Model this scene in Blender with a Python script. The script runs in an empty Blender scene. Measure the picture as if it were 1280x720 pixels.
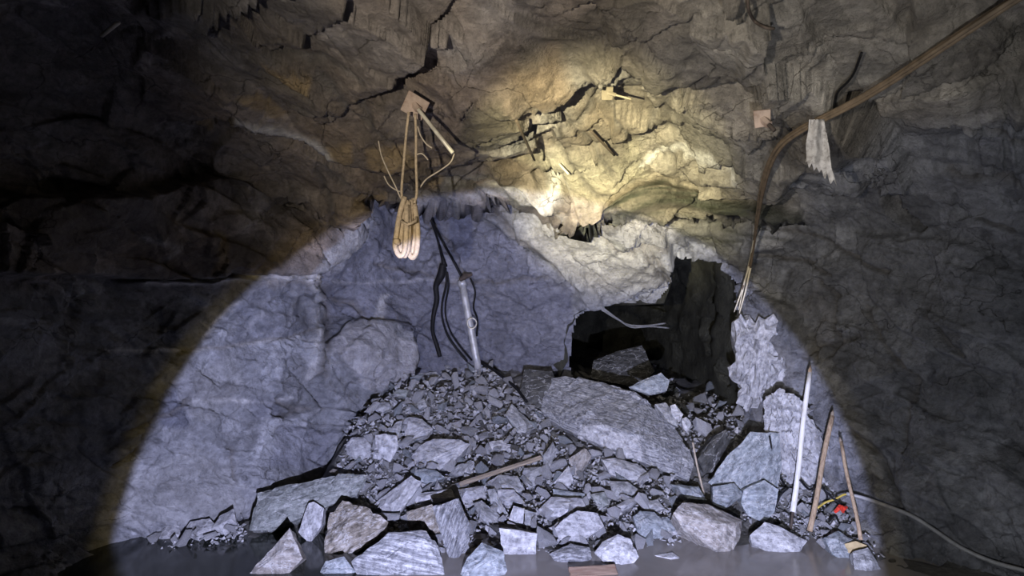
import bpy, bmesh, math, random
import numpy as np
from mathutils import Vector, Matrix

# ------------------------------------------------------------------ camera, world, lamps, exposure
scene = bpy.context.scene
COL = scene.collection
FPX = 763.0                                  # focal length in pixels of the 1280 wide frame
CAMZ = 1.6
cam_data = bpy.data.cameras.new('camera')
cam_data.sensor_width = 36.0
cam_data.lens = 36.0 * FPX / 1280.0
cam_data.clip_start = 0.05
cam = bpy.data.objects.new('camera', cam_data)
cam.location = (0, 0, CAMZ)
cam.rotation_euler = (math.radians(90), 0, 0)
COL.objects.link(cam)
scene.camera = cam

world = bpy.data.worlds.new('mine_dark')
world.use_nodes = True
world.node_tree.nodes['Background'].inputs[0].default_value = (0.55, 0.6, 0.7, 1)
world.node_tree.nodes['Background'].inputs[1].default_value = 0.0003
scene.world = world

scene.cycles.diffuse_bounces = 2
scene.view_settings.view_transform = 'Standard'
scene.view_settings.look = 'None'
scene.view_settings.exposure = 0.0
scene.view_settings.gamma = 1.0
scene.view_settings.use_curve_mapping = False


def spot(name, loc, aim, power, color, half_deg, blend, radius):
    d = bpy.data.lights.new(name, 'SPOT')
    d.energy = power
    d.color = color
    d.spot_size = math.radians(2 * half_deg)
    d.spot_blend = blend
    d.shadow_soft_size = radius
    o = bpy.data.objects.new(name, d)
    o.location = loc
    o.rotation_euler = (Vector(aim) - Vector(loc)).to_track_quat('-Z', 'Y').to_euler()
    COL.objects.link(o)
    return o


LA = Vector((0.10, 0.05, 0.98))              # cool hand torch, held low
LB = Vector((-0.62, 0.1, 1.62))              # warm head lamp, left of the camera
AX = Vector((-0.036, 0.963, -0.268))
spot('torch_beam', LA, LA + AX, 1330, (0.565, 0.615, 1.0), 32.0, 0.055, 0.012)
spot('torch_beam_rim', LA, LA + AX, 120, (1.0, 0.76, 0.26), 33.6, 0.08, 0.012)
spot('torch_spill', LA + Vector((0.1, 0, 0.25)), LA + Vector((2.3, 2.6, 0.55)), 175, (0.90, 0.93, 1.0), 46, 0.8, 0.03)
BT = Vector((0.93, 5.3, 2.54))
spot('head_lamp_core', LB, BT, 3700, (1.0, 0.90, 0.52), 12.5, 1.0, 0.012)
spot('head_lamp_flood', LB, BT + Vector((-0.22, 0, 0.3)), 385, (1.0, 0.90, 0.76), 35, 1.0, 0.012)

# ------------------------------------------------------------------ numeric helpers
random.seed(11)
rng = np.random.default_rng(11)


def at(x, y, d):
    """Point seen at pixel x, y of the 1280 frame, d metres in front of the camera."""
    return Vector(((x - 640) / FPX * d, d, CAMZ - (y - 360) / FPX * d))


def hash_u(ix, iy, iz, seed):
    h = (ix.astype(np.int64) * 73856093) ^ (iy.astype(np.int64) * 19349663) ^ (iz.astype(np.int64) * 83492791) ^ (seed * 2654435761 & 0x7fffffff)
    h &= 0x7fffffff
    h = (h ^ (h >> 13)) * 1274126177 & 0x7fffffff
    h = (h ^ (h >> 16)) * 668265263 & 0x7fffffff
    h = (h ^ (h >> 15)) & 0x7fffffff
    return h


def h01(h, k):
    v = (h * (1103515245 + 2 * k * 7919) + 12345 + k * 104729) & 0x7fffffff
    v = (v ^ (v >> 11)) * 40503 & 0x7fffffff
    return (v & 0xffff) / 65535.0


def vnoise(P, size, seed):
    Q = P / size
    C = np.floor(Q).astype(np.int64)
    f = Q - C
    f = f * f * (3 - 2 * f)
    out = np.zeros(len(P))
    for dx in (0, 1):
        for dy in (0, 1):
            for dz in (0, 1):
                v = h01(hash_u(C[:, 0] + dx, C[:, 1] + dy, C[:, 2] + dz, seed), 1)
                w = (f[:, 0] if dx else 1 - f[:, 0]) * (f[:, 1] if dy else 1 - f[:, 1]) * (f[:, 2] if dz else 1 - f[:, 2])
                out += w * v
    return out * 2 - 1


def fbm(P, size, seed, octs=4):
    o, a = np.zeros(len(P)), 1.0
    for i in range(octs):
        o += a * vnoise(P, size, seed + i * 17)
        size *= 0.5
        a *= 0.5
    return o


def rot_matrix(a, b, c):
    return np.array(Matrix.Rotation(a, 3, 'Z') @ Matrix.Rotation(b, 3, 'X') @ Matrix.Rotation(c, 3, 'Y'))


def facet(P, size, seed, stretch=(1, 1, 1), R=None, tilt=0.9):
    """Broken-rock relief: each Voronoi cell is a tilted plane. Returns height, edge distance, cell value."""
    Q = P @ (R if R is not None else np.eye(3)) / (np.array(stretch) * size)
    C = np.floor(Q).astype(np.int64)
    n = len(P)
    f1 = np.full(n, 1e9)
    f2 = np.full(n, 1e9)
    best = np.zeros(n, np.int64)
    bp = np.zeros((n, 3))
    for dx in (-1, 0, 1):
        for dy in (-1, 0, 1):
            for dz in (-1, 0, 1):
                ix, iy, iz = C[:, 0] + dx, C[:, 1] + dy, C[:, 2] + dz
                h = hash_u(ix, iy, iz, seed)
                p = np.stack([ix + h01(h, 1), iy + h01(h, 2), iz + h01(h, 3)], 1)
                d = ((Q - p) ** 2).sum(1)
                closer = d < f1
                f2 = np.where(closer, f1, np.minimum(f2, d))
                f1 = np.where(closer, d, f1)
                best = np.where(closer, h, best)
                bp[closer] = p[closer]
    g = np.stack([h01(best, 4), h01(best, 5), h01(best, 6)], 1) * 2 - 1
    val = (h01(best, 7) * 2 - 1) * 0.5 + tilt * (g * (Q - bp)).sum(1)
    return val, np.sqrt(f2) - np.sqrt(f1), h01(best, 8)


def lobes(P, size, seed, stretch=(1, 1, 1), R=None, tilt=0.6, dome=0.7):
    """Continuous broken relief: the highest of many tilted, slightly domed facets, so creases but no steps."""
    Q = P @ (R if R is not None else np.eye(3)) / (np.array(stretch) * size)
    C = np.floor(Q).astype(np.int64)
    top = np.full(len(P), -1e9)
    sec = np.full(len(P), -1e9)
    best = np.zeros(len(P), np.int64)
    for dx in (-1, 0, 1):
        for dy in (-1, 0, 1):
            for dz in (-1, 0, 1):
                ix, iy, iz = C[:, 0] + dx, C[:, 1] + dy, C[:, 2] + dz
                h = hash_u(ix, iy, iz, seed)
                a, b, c = Q[:, 0] - ix - h01(h, 1), Q[:, 1] - iy - h01(h, 2), Q[:, 2] - iz - h01(h, 3)
                v = (h01(h, 7) - 0.5) * 0.8 + tilt * ((h01(h, 4) * 2 - 1) * a + (h01(h, 5) * 2 - 1) * b + (h01(h, 6) * 2 - 1) * c) - dome * (a * a + b * b + c * c)
                up = v > top
                sec = np.where(up, top, np.maximum(sec, v))
                top = np.where(up, v, top)
                best = np.where(up, h, best)
    return top, top - sec, h01(best, 8)


def tps_fit(XY, V, smooth=1e-4):
    XY = np.asarray(XY, float)
    n = len(XY)
    D = np.linalg.norm(XY[:, None] - XY[None], axis=2)
    K = D * D * np.log(D + 1e-9)
    A = np.zeros((n + 3, n + 3))
    A[:n, :n] = K + smooth * np.eye(n)
    A[:n, n] = 1
    A[:n, n + 1:] = XY
    A[n, :n] = 1
    A[n + 1:, :n] = XY.T
    s = np.linalg.solve(A, np.concatenate([V, np.zeros(3)]))

    def f(U):
        U = np.atleast_2d(np.asarray(U, float))
        out = s[n] + U @ s[n + 1:]
        for i in range(n):
            r2 = ((U - XY[i]) ** 2).sum(1)
            out += s[i] * 0.5 * r2 * np.log(r2 + 1e-12)
        return out
    return f


def seg_dist(U, a, b):
    a, b = np.array(a, float), np.array(b, float)
    ab = b - a
    t = np.clip(((U - a) @ ab) / (ab @ ab), 0, 1)
    q = a + t[:, None] * ab
    dv = U - q
    side = np.sign(ab[0] * (U[:, 1] - a[1]) - ab[1] * (U[:, 0] - a[0]))
    return np.sqrt((dv ** 2).sum(1)), side, t


def line_dist(U, pts):
    best = np.full(len(U), 1e9)
    sd = np.zeros(len(U))
    for a, b in zip(pts[:-1], pts[1:]):
        d, s, t = seg_dist(U, a, b)
        m = d < best
        best = np.where(m, d, best)
        sd = np.where(m, s, sd)
    return best, sd


def poly_sd(U, poly):
    """Signed distance to a polygon, positive inside."""
    best = np.full(len(U), 1e9)
    inside = np.zeros(len(U), bool)
    n = len(poly)
    for i in range(n):
        a, b = poly[i], poly[(i + 1) % n]
        d, s, t = seg_dist(U, a, b)
        best = np.minimum(best, d)
        c = (a[1] > U[:, 1]) != (b[1] > U[:, 1])
        with np.errstate(divide='ignore', invalid='ignore'):
            xx = (b[0] - a[0]) * (U[:, 1] - a[1]) / ((b[1] - a[1]) or 1e-9) + a[0]
        inside ^= c & (U[:, 0] < xx)
    return np.where(inside, best, -best)


def sstep(a, b, x):
    t = np.clip((x - a) / (b - a), 0, 1)
    return t * t * (3 - 2 * t)


# ------------------------------------------------------------------ materials
def new_mat(name):
    m = bpy.data.materials.new(name)
    m.use_nodes = True
    nt = m.node_tree
    b = nt.nodes['Principled BSDF']
    return m, nt, b


def node(nt, kind, **kw):
    n = nt.nodes.new(kind)
    for k, v in kw.items():
        if k.startswith('i_'):
            n.inputs[k[2:]].default_value = v
        else:
            setattr(n, k, v)
    return n


def mix_color(nt, a, b, fac, blend='MIX'):
    n = node(nt, 'ShaderNodeMix', data_type='RGBA', blend_type=blend)
    for sock, v in ((n.inputs[6], a), (n.inputs[7], b), (n.inputs[0], fac)):
        if hasattr(v, 'is_linked') or hasattr(v, 'links'):
            nt.links.new(v, sock)
        else:
            sock.default_value = v
    return n.outputs[2]


def ramp(nt, fac, stops):
    r = node(nt, 'ShaderNodeValToRGB')
    el = r.color_ramp.elements
    while len(el) < len(stops):
        el.new(0.5)
    for e, (p, c) in zip(el, stops):
        e.position = p
        e.color = c if len(c) == 4 else (*c, 1)
    nt.links.new(fac, r.inputs[0])
    return r.outputs[0]


def noise(nt, vec, scale, detail=6, rough=0.6, stretch=None, rot=(0, 0, 0)):
    if stretch:
        mp = node(nt, 'ShaderNodeMapping')
        mp.inputs['Scale'].default_value = stretch
        mp.inputs['Rotation'].default_value = rot
        nt.links.new(vec, mp.inputs['Vector'])
        vec = mp.outputs[0]
    n = node(nt, 'ShaderNodeTexNoise')
    n.inputs['Scale'].default_value = scale
    n.inputs['Detail'].default_value = detail
    n.inputs['Roughness'].default_value = rough
    nt.links.new(vec, n.inputs['Vector'])
    return n.outputs[0]


def bump(nt, b, heights):
    prev = None
    for h, st, dist in heights:
        n = node(nt, 'ShaderNodeBump')
        n.inputs['Strength'].default_value = st
        n.inputs['Distance'].default_value = dist
        nt.links.new(h, n.inputs['Height'])
        if prev:
            nt.links.new(prev, n.inputs['Normal'])
        prev = n.outputs[0]
    nt.links.new(prev, b.inputs['Normal'])


def shell_material():
    m, nt, b = new_mat('mine_rock')
    geo = node(nt, 'ShaderNodeNewGeometry').outputs['Position']
    att = node(nt, 'ShaderNodeVertexColor', layer_name='painted').outputs[0]
    n1 = noise(nt, geo, 3.0, 8, 0.65)
    n2 = noise(nt, geo, 22.0, 8, 0.7)
    n3 = noise(nt, geo, 7.0, 8, 0.6, (0.8, 3.4, 3.4), (0.5, 0.35, 0.3))
    c = mix_color(nt, att, ramp(nt, n1, [(0.3, (0.66, 0.65, 0.64)), (0.5, (1, 1, 1)), (0.7, (1.28, 1.27, 1.26))]), 1.0, 'MULTIPLY')
    c = mix_color(nt, c, ramp(nt, n2, [(0.36, (0.5, 0.5, 0.5)), (0.5, (1, 1, 1)), (0.66, (1.45, 1.45, 1.45))]), 0.55, 'MULTIPLY')
    c = mix_color(nt, c, ramp(nt, n3, [(0.36, (0.66, 0.66, 0.68)), (0.5, (1, 1, 1)), (0.66, (1.25, 1.25, 1.25))]), 0.5, 'MULTIPLY')
    wv = node(nt, 'ShaderNodeVectorMath', operation='MULTIPLY_ADD')
    nz = node(nt, 'ShaderNodeTexNoise')
    nz.inputs['Scale'].default_value = 2.5
    nz.inputs['Detail'].default_value = 5
    nt.links.new(geo, nz.inputs['Vector'])
    nt.links.new(nz.outputs['Color'], wv.inputs[0])
    wv.inputs[1].default_value = (0.5, 0.5, 0.5)
    nt.links.new(geo, wv.inputs[2])
    lines = None
    for sc, th in ((1.9, 0.012),):
        mp = node(nt, 'ShaderNodeMapping')
        mp.inputs['Scale'].default_value = (1.0, 1.0, 1.7)
        mp.inputs['Rotation'].default_value = (0.3, 0.5, sc)
        nt.links.new(wv.outputs[0], mp.inputs['Vector'])
        vo = node(nt, 'ShaderNodeTexVoronoi', feature='DISTANCE_TO_EDGE')
        vo.inputs['Scale'].default_value = sc
        nt.links.new(mp.outputs[0], vo.inputs['Vector'])
        r_ = ramp(nt, vo.outputs['Distance'], [(0.0, (0.0, 0.0, 0.0)), (th, (1, 1, 1))])
        lines = r_ if lines is None else mix_color(nt, lines, r_, 1.0, 'MULTIPLY')
    msk = ramp(nt, noise(nt, geo, 1.7, 3, 0.5), [(0.47, (0, 0, 0)), (0.62, (1, 1, 1))])
    lines = mix_color(nt, (1, 1, 1, 1), lines, msk)
    c = mix_color(nt, c, mix_color(nt, (0.4, 0.39, 0.38, 1), (1, 1, 1, 1), lines), 1.0, 'MULTIPLY')
    nt.links.new(c, b.inputs['Base Color'])
    b.inputs['Roughness'].default_value = 0.62
    b.inputs['Specular IOR Level'].default_value = 0.42
    n4 = noise(nt, geo, 60.0, 6, 0.7)
    bump(nt, b, [(n3, 0.4, 0.05), (lines, 0.6, 0.02), (n2, 0.9, 0.03), (n4, 0.7, 0.012)])
    return m


def rock_material(name, dark, mid, light, band=0.8, stretch=(2.0, 5, 5), rough=0.6, bs=6.0):
    m, nt, b = new_mat(name)
    tc = node(nt, 'ShaderNodeTexCoord').outputs['Object']
    oi = node(nt, 'ShaderNodeObjectInfo')
    off = node(nt, 'ShaderNodeVectorMath', operation='ADD')
    comb = node(nt, 'ShaderNodeCombineXYZ')
    mul = node(nt, 'ShaderNodeMath', operation='MULTIPLY')
    mul.inputs[1].default_value = 37.0
    nt.links.new(oi.outputs['Random'], mul.inputs[0])
    for i in range(3):
        nt.links.new(mul.outputs[0], comb.inputs[i])
    nt.links.new(tc, off.inputs[0])
    nt.links.new(comb.outputs[0], off.inputs[1])
    v = off.outputs[0]
    n1 = noise(nt, v, bs, 8, 0.68, stretch)
    n2 = noise(nt, v, 26.0, 8, 0.7)
    n3 = noise(nt, v, 4.0, 5, 0.6)
    c = ramp(nt, n1, [(0.34, dark), (0.5, mid), (0.66, light)])
    flat = ramp(nt, n3, [(0.35, [x * 0.85 for x in mid]), (0.65, [min(1, x * 1.15) for x in mid])])
    c = mix_color(nt, flat, c, band)
    c = mix_color(nt, c, ramp(nt, n2, [(0.36, (0.42, 0.42, 0.43)), (0.5, (1, 1, 1)), (0.66, (1.5, 1.5, 1.5))]), 0.8, 'MULTIPLY')
    n5 = noise(nt, v, 3.3, 4, 0.55, (1.5, 4, 4), (0.4, 0.2, 0.7))
    c = mix_color(nt, c, (0.66, 0.66, 0.67, 1), ramp(nt, n5, [(0.485, (0, 0, 0)), (0.5, (0.55, 0.55, 0.55)), (0.515, (0, 0, 0))]))
    rv = node(nt, 'ShaderNodeMapRange')
    rv.inputs['To Min'].default_value = 0.82
    rv.inputs['To Max'].default_value = 1.18
    nt.links.new(oi.outputs['Random'], rv.inputs['Value'])
    c = mix_color(nt, c, rv.outputs[0], 1.0, 'MULTIPLY')
    nt.links.new(c, b.inputs['Base Color'])
    b.inputs['Roughness'].default_value = rough
    b.inputs['Specular IOR Level'].default_value = 0.4
    bump(nt, b, [(n1, 0.35 * band + 0.1, 0.03), (n2, 0.9, 0.02)])
    return m


def plain_material(name, base, rough=0.6, metal=0.0, var=0.35, scale=18, stretch=None, bmp=0.3, dist=0.004, second=None):
    m, nt, b = new_mat(name)
    tc = node(nt, 'ShaderNodeTexCoord').outputs['Object']
    n = noise(nt, tc, scale, 7, 0.65, stretch)
    lo = [x * (1 - var) for x in base] if second is None else second
    c = ramp(nt, n, [(0.34, lo), (0.5, base), (0.7, [min(1, x * (1 + var)) for x in base])])
    nt.links.new(c, b.inputs['Base Color'])
    b.inputs['Roughness'].default_value = rough
    b.inputs['Metallic'].default_value = metal
    if bmp:
        bump(nt, b, [(n, bmp, dist)])
    return m


M = {}
M['shell'] = shell_material()
M['grey'] = rock_material('grey_gneiss', (0.13, 0.133, 0.137), (0.29, 0.293, 0.30), (0.46, 0.465, 0.47), 0.7)
M['lilac'] = rock_material('pale_granite', (0.21, 0.21, 0.225), (0.41, 0.41, 0.425), (0.57, 0.57, 0.585), 0.6, (2, 5, 5))
M['band'] = rock_material('banded_gneiss', (0.12, 0.125, 0.14), (0.27, 0.275, 0.29), (0.58, 0.585, 0.60), 1.0, (0.9, 16, 5), 0.6, 5.0)
M['streak'] = rock_material('streaky_schist', (0.10, 0.105, 0.12), (0.275, 0.28, 0.295), (0.52, 0.52, 0.53), 1.0, (1.3, 10, 20), 0.55, 6.0)
M['blue'] = rock_material('blue_grey_gneiss', (0.13, 0.15, 0.165), (0.265, 0.29, 0.31), (0.43, 0.455, 0.475), 0.75, (1.5, 6, 6))
M['green'] = rock_material('green_grey_rock', (0.14, 0.155, 0.15), (0.28, 0.295, 0.285), (0.41, 0.425, 0.415), 0.7, (1.5, 5, 5))
M['tan'] = rock_material('tan_stained_rock', (0.17, 0.15, 0.13), (0.33, 0.305, 0.28), (0.50, 0.485, 0.465), 0.85, (1.2, 5, 5))
M['brown'] = rock_material('brown_stained_rock', (0.09, 0.075, 0.055), (0.23, 0.205, 0.17), (0.46, 0.44, 0.42), 0.95, (1.5, 6, 6))
M['dark'] = rock_material('dark_shaded_rock', (0.03, 0.03, 0.03), (0.07, 0.07, 0.066), (0.14, 0.14, 0.133), 0.8, (1.8, 6, 6))  # near-black base; shade on the gap and propping rocks is put into it
M['white'] = rock_material('pale_quartz_rock', (0.24, 0.24, 0.255), (0.44, 0.44, 0.455), (0.62, 0.62, 0.63), 0.7, (2, 5, 5))
ROCKMATS = ['grey', 'lilac', 'white', 'white', 'blue', 'lilac', 'lilac', 'white', 'white']

# ------------------------------------------------------------------ object helpers


def tag(o, label=None, cat=None, group=None, kind=None):
    for k, v in (('label', label), ('category', cat), ('group', group), ('kind', kind)):
        if v:
            o[k] = v
    return o


def mesh_from(name, V, F, mat, smooth=False):
    me = bpy.data.meshes.new(name)
    V = np.asarray(V, np.float32)
    F = np.asarray(F, np.int32)
    me.vertices.add(len(V))
    me.vertices.foreach_set('co', V.ravel())
    k = F.shape[1]
    me.loops.add(F.size)
    me.loops.foreach_set('vertex_index', F.ravel())
    me.polygons.add(len(F))
    me.polygons.foreach_set('loop_start', np.arange(0, F.size, k, dtype=np.int32))
    me.polygons.foreach_set('loop_total', np.full(len(F), k, np.int32))
    me.polygons.foreach_set('use_smooth', np.full(len(F), smooth, bool))
    me.update(calc_edges=True)
    me.materials.append(mat)
    return me


def link(name, me, parent=None, loc=None):
    o = bpy.data.objects.new(name, me)
    COL.objects.link(o)
    if parent:
        o.parent = parent
    if loc is not None:
        o.location = loc
    return o


def empty(name, loc):
    o = bpy.data.objects.new(name, None)
    o.empty_display_size = 0.1
    o.location = loc
    COL.objects.link(o)
    return o


def bm_obj(name, bm, mat, parent=None, loc=None, smooth=False):
    me = bpy.data.meshes.new(name)
    for f in bm.faces:
        f.smooth = smooth
    bm.to_mesh(me)
    bm.free()
    me.materials.append(mat)
    return link(name, me, parent, loc)


def tube_bm(paths, sides=8, bm=None):
    """paths: list of (points, radii)."""
    bm = bm or bmesh.new()
    for pts, rad in paths:
        pts = [Vector(p) for p in pts]
        if not hasattr(rad, '__len__'):
            rad = [rad] * len(pts)
        rings = []
        t0 = (pts[1] - pts[0]).normalized()
        up = Vector((0, 0, 1)) if abs(t0.z) < 0.9 else Vector((1, 0, 0))
        nrm = t0.cross(up).normalized()
        for i, p in enumerate(pts):
            a = pts[max(0, i - 1)]
            c = pts[min(len(pts) - 1, i + 1)]
            t = (c - a).normalized()
            nrm = (nrm - t * nrm.dot(t)).normalized()
            bn = t.cross(nrm)
            rings.append([bm.verts.new(p + (nrm * math.cos(2 * math.pi * k / sides) + bn * math.sin(2 * math.pi * k / sides)) * rad[i]) for k in range(sides)])
        for r0, r1 in zip(rings[:-1], rings[1:]):
            for k in range(sides):
                bm.faces.new((r0[k], r0[(k + 1) % sides], r1[(k + 1) % sides], r1[k]))
        bm.faces.new(rings[0][::-1])
        bm.faces.new(rings[-1])
    bmesh.ops.recalc_face_normals(bm, faces=bm.faces)
    return bm


def spline(pts, n=8):
    """Catmull-Rom through the points."""
    P = [Vector(p) for p in pts]
    P = [P[0] * 2 - P[1]] + P + [P[-1] * 2 - P[-2]]
    out = []
    for i in range(1, len(P) - 2):
        p0, p1, p2, p3 = P[i - 1:i + 3]
        for k in range(n):
            t = k / n
            out.append(0.5 * ((2 * p1) + (p2 - p0) * t + (2 * p0 - 5 * p1 + 4 * p2 - p3) * t * t + (3 * p1 - p0 - 3 * p2 + p3) * t ** 3))
    out.append(P[-2])
    return out


# ------------------------------------------------------------------ the drift: walls and ceiling
# inverse depth of a plane is linear over the view, so each surface is a thin-plate spline of 1/depth
wall_pts = [
    (130, 670, 3.75), (0, 700, 3.2), (-200, 400, 2.6), (180, 355, 4.05), (300, 350, 4.55), (392, 350, 5.05), (300, 640, 4.3),
    (420, 580, 5.1), (500, 462, 5.95), (385, 450, 5.05), (200, 500, 4.05), (290, 520, 4.45), (300, 200, 4.5), (390, 262, 5.15),
    (100, 200, 3.5), (0, 400, 3.1), (-250, 760, 2.5), (-250, -250, 2.6), (450, 440, 5.35), (480, 420, 5.6), (505, 420, 5.95), (410, 385, 5.5),
    (450, 350, 5.75), (455, 270, 5.75), (440, 520, 5.45),
    (520, 300, 6.35), (600, 400, 6.3), (700, 430, 6.2), (760, 365, 6.1), (700, 300, 5.78), (650, 285, 5.8), (720, 262, 5.6), (830, 290, 5.45), (530, 250, 6.5), (470, 250, 6.2), (780, 300, 5.6), (560, 450, 6.3),
    (640, 120, 6.6), (640, 620, 6.3), (830, 340, 6.1), (860, 310, 5.8), (925, 330, 5.4), (940, 420, 5.2), (925, 500, 5.25), (800, 560, 5.9),
    (985, 440, 4.95), (1000, 560, 4.65), (1050, 600, 4.25), (1100, 690, 3.78), (1100, 400, 4.4), (1000, 250, 4.85), (1280, 130, 3.5),
    (1280, 360, 3.6), (1280, 700, 3.4), (1500, 360, 2.9), (1550, -250, 2.7), (1550, 780, 2.8), (1180, 250, 4.0), (950, 640, 4.7)]
W = tps_fit([(p[0] / 100, p[1] / 100) for p in wall_pts], np.array([1 / p[2] for p in wall_pts]), 1e-3)


def zz(x, y, z):
    return (x, y, (z - CAMZ) * FPX / (360 - y))


ceil_pts = [zz(0, 0, 2.85), zz(640, 0, 3.0), zz(1280, 0, 2.85), zz(-250, -250, 2.9), zz(1550, -250, 2.8), zz(640, -250, 3.05), zz(300, 110, 2.8),
            zz(200, 180, 2.55), zz(640, 130, 2.78), zz(900, 100, 2.72), zz(1200, 100, 2.6), zz(450, 230, 2.40), zz(520, 240, 2.37), zz(590, 255, 2.29), zz(550, 200, 2.55), zz(690, 200, 2.62),
            zz(800, 190, 2.70), zz(880, 215, 2.56), zz(970, 268, 2.18), zz(650, 250, 2.36), zz(720, 245, 2.41), zz(830, 265, 2.24), zz(930, 265, 2.22), zz(1000, 180, 2.6), zz(-200, 150, 2.3),
            zz(1500, 140, 2.4)]
CE = tps_fit([(p[0] / 100, p[1] / 100) for p in ceil_pts], np.array([1 / p[2] for p in ceil_pts]), 1e-3)


def axis_samples(a, b, lo, hi, fine, coarse):
    return np.concatenate([np.arange(a, lo, coarse), np.arange(lo, hi, fine), np.arange(hi, b + coarse, coarse)])


gx = axis_samples(-260, 1550, -20, 1300, 2.3, 9)
gy = axis_samples(-260, 770, -16, 726, 2.3, 9)
GX, GY = np.meshgrid(gx, gy)
U = np.stack([GX.ravel(), GY.ravel()], 1)
NY, NX = GX.shape


def wobble(U, amp, size, seed):
    Q = np.concatenate([U / size, np.zeros((len(U), 1))], 1)
    return U + amp * np.stack([fbm(Q, 1.0, seed, 3), fbm(Q + 31.7, 1.0, seed + 5, 3)], 1)


wW = W(U / 100)
wC = CE(U / 100)
lip = np.interp(wobble(U, 5, 40, 19)[:, 0], [-300, 120, 250, 380, 440, 480, 520, 560, 600, 650, 730, 790, 830, 870, 940, 1010, 1060, 1600], [300, 330, 335, 300, 238, 240, 250, 256, 258, 246, 242, 268, 282, 276, 272, 276, 300, 330])
past = sstep(0, 10, wobble(U, 2.0, 20, 29)[:, 1] - lip)
wC = wC * (1 - past) + 0.02 * past
k = 0.003
w = np.maximum(wW, wC) + k * np.log1p(np.exp(-np.abs(wW - wC) / k))
w = np.clip(w, 0.05, 0.8)
depth = 1 / w
is_ceil = wC > wW

U5 = wobble(U, 5, 34, 5)
U3 = wobble(U, 2.5, 50, 7)
U9 = wobble(U, 9, 60, 9)
# blocks: (outline, how far it stands proud in metres, edge width in pixels)
blocks = [
    ([(588, 262), (640, 250), (730, 246), (830, 290), (842, 345), (770, 382), (722, 388), (716, 352), (690, 325), (650, 298)], 0.16, 6),
    ([(808, 192), (845, 172), (890, 168), (935, 186), (960, 215), (945, 245), (880, 250), (845, 228)], 0.14, 10),
    ([(640, 232), (700, 222), (800, 220), (860, 236), (920, 248), (1000, 262), (1010, 274), (930, 272), (850, 262), (780, 262), (700, 250)], 0.13, 5),
    ([(-20, 345), (180, 349), (395, 340), (450, 290), (440, 235), (300, 215), (100, 240), (-20, 250)], 0.15, 3),
    ([(400, 432), (450, 398), (498, 404), (506, 440), (500, 470), (440, 520), (425, 600), (395, 560), (398, 480)], 0.10, 8),
    ([(480, 95), (545, 90), (590, 120), (560, 152), (500, 148), (455, 130)], 0.07, 5),
    ([(560, 60), (640, 70), (660, 120), (610, 150), (560, 140)], 0.08, 5),
    ([(720, 60), (780, 20), (870, 60), (830, 120), (760, 110)], 0.10, 6),
    ([(930, 20), (1000, 10), (1040, 60), (960, 110), (915, 90)], 0.10, 5),
    ([(240, 270), (285, 262), (330, 300), (310, 330), (270, 345), (245, 320)], 0.05, 4),
    ([(1088, 205), (1105, 205), (1160, 280), (1150, 292), (1110, 262)], -0.16, 3),
    ([(1070, 290), (1200, 300), (1280, 340), (1280, 480), (1180, 440), (1090, 380)], 0.05, 4),
    ([(660, 30), (760, 40), (750, 80), (690, 84)], -0.08, 6),
    ([(664, 214), (700, 208), (710, 218), (672, 224)], -0.20, 4),
    ([(380, 350), (398, 350), (402, 470), (388, 480)], 0.06, 4),
    ([(942, 268), (985, 275), (998, 295), (985, 312), (945, 316)], 0.06, 3),
]
push = np.zeros(len(U))
for poly, amt, ew in blocks:
    up_ = sum(p[1] for p in poly) / len(poly) < 215
    push += amt * (0.55 if up_ else 1.0) * sstep(-ew * 0.5, ew * (2.5 if up_ else 1.0), poly_sd(U3 if up_ else U5, poly))
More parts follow.
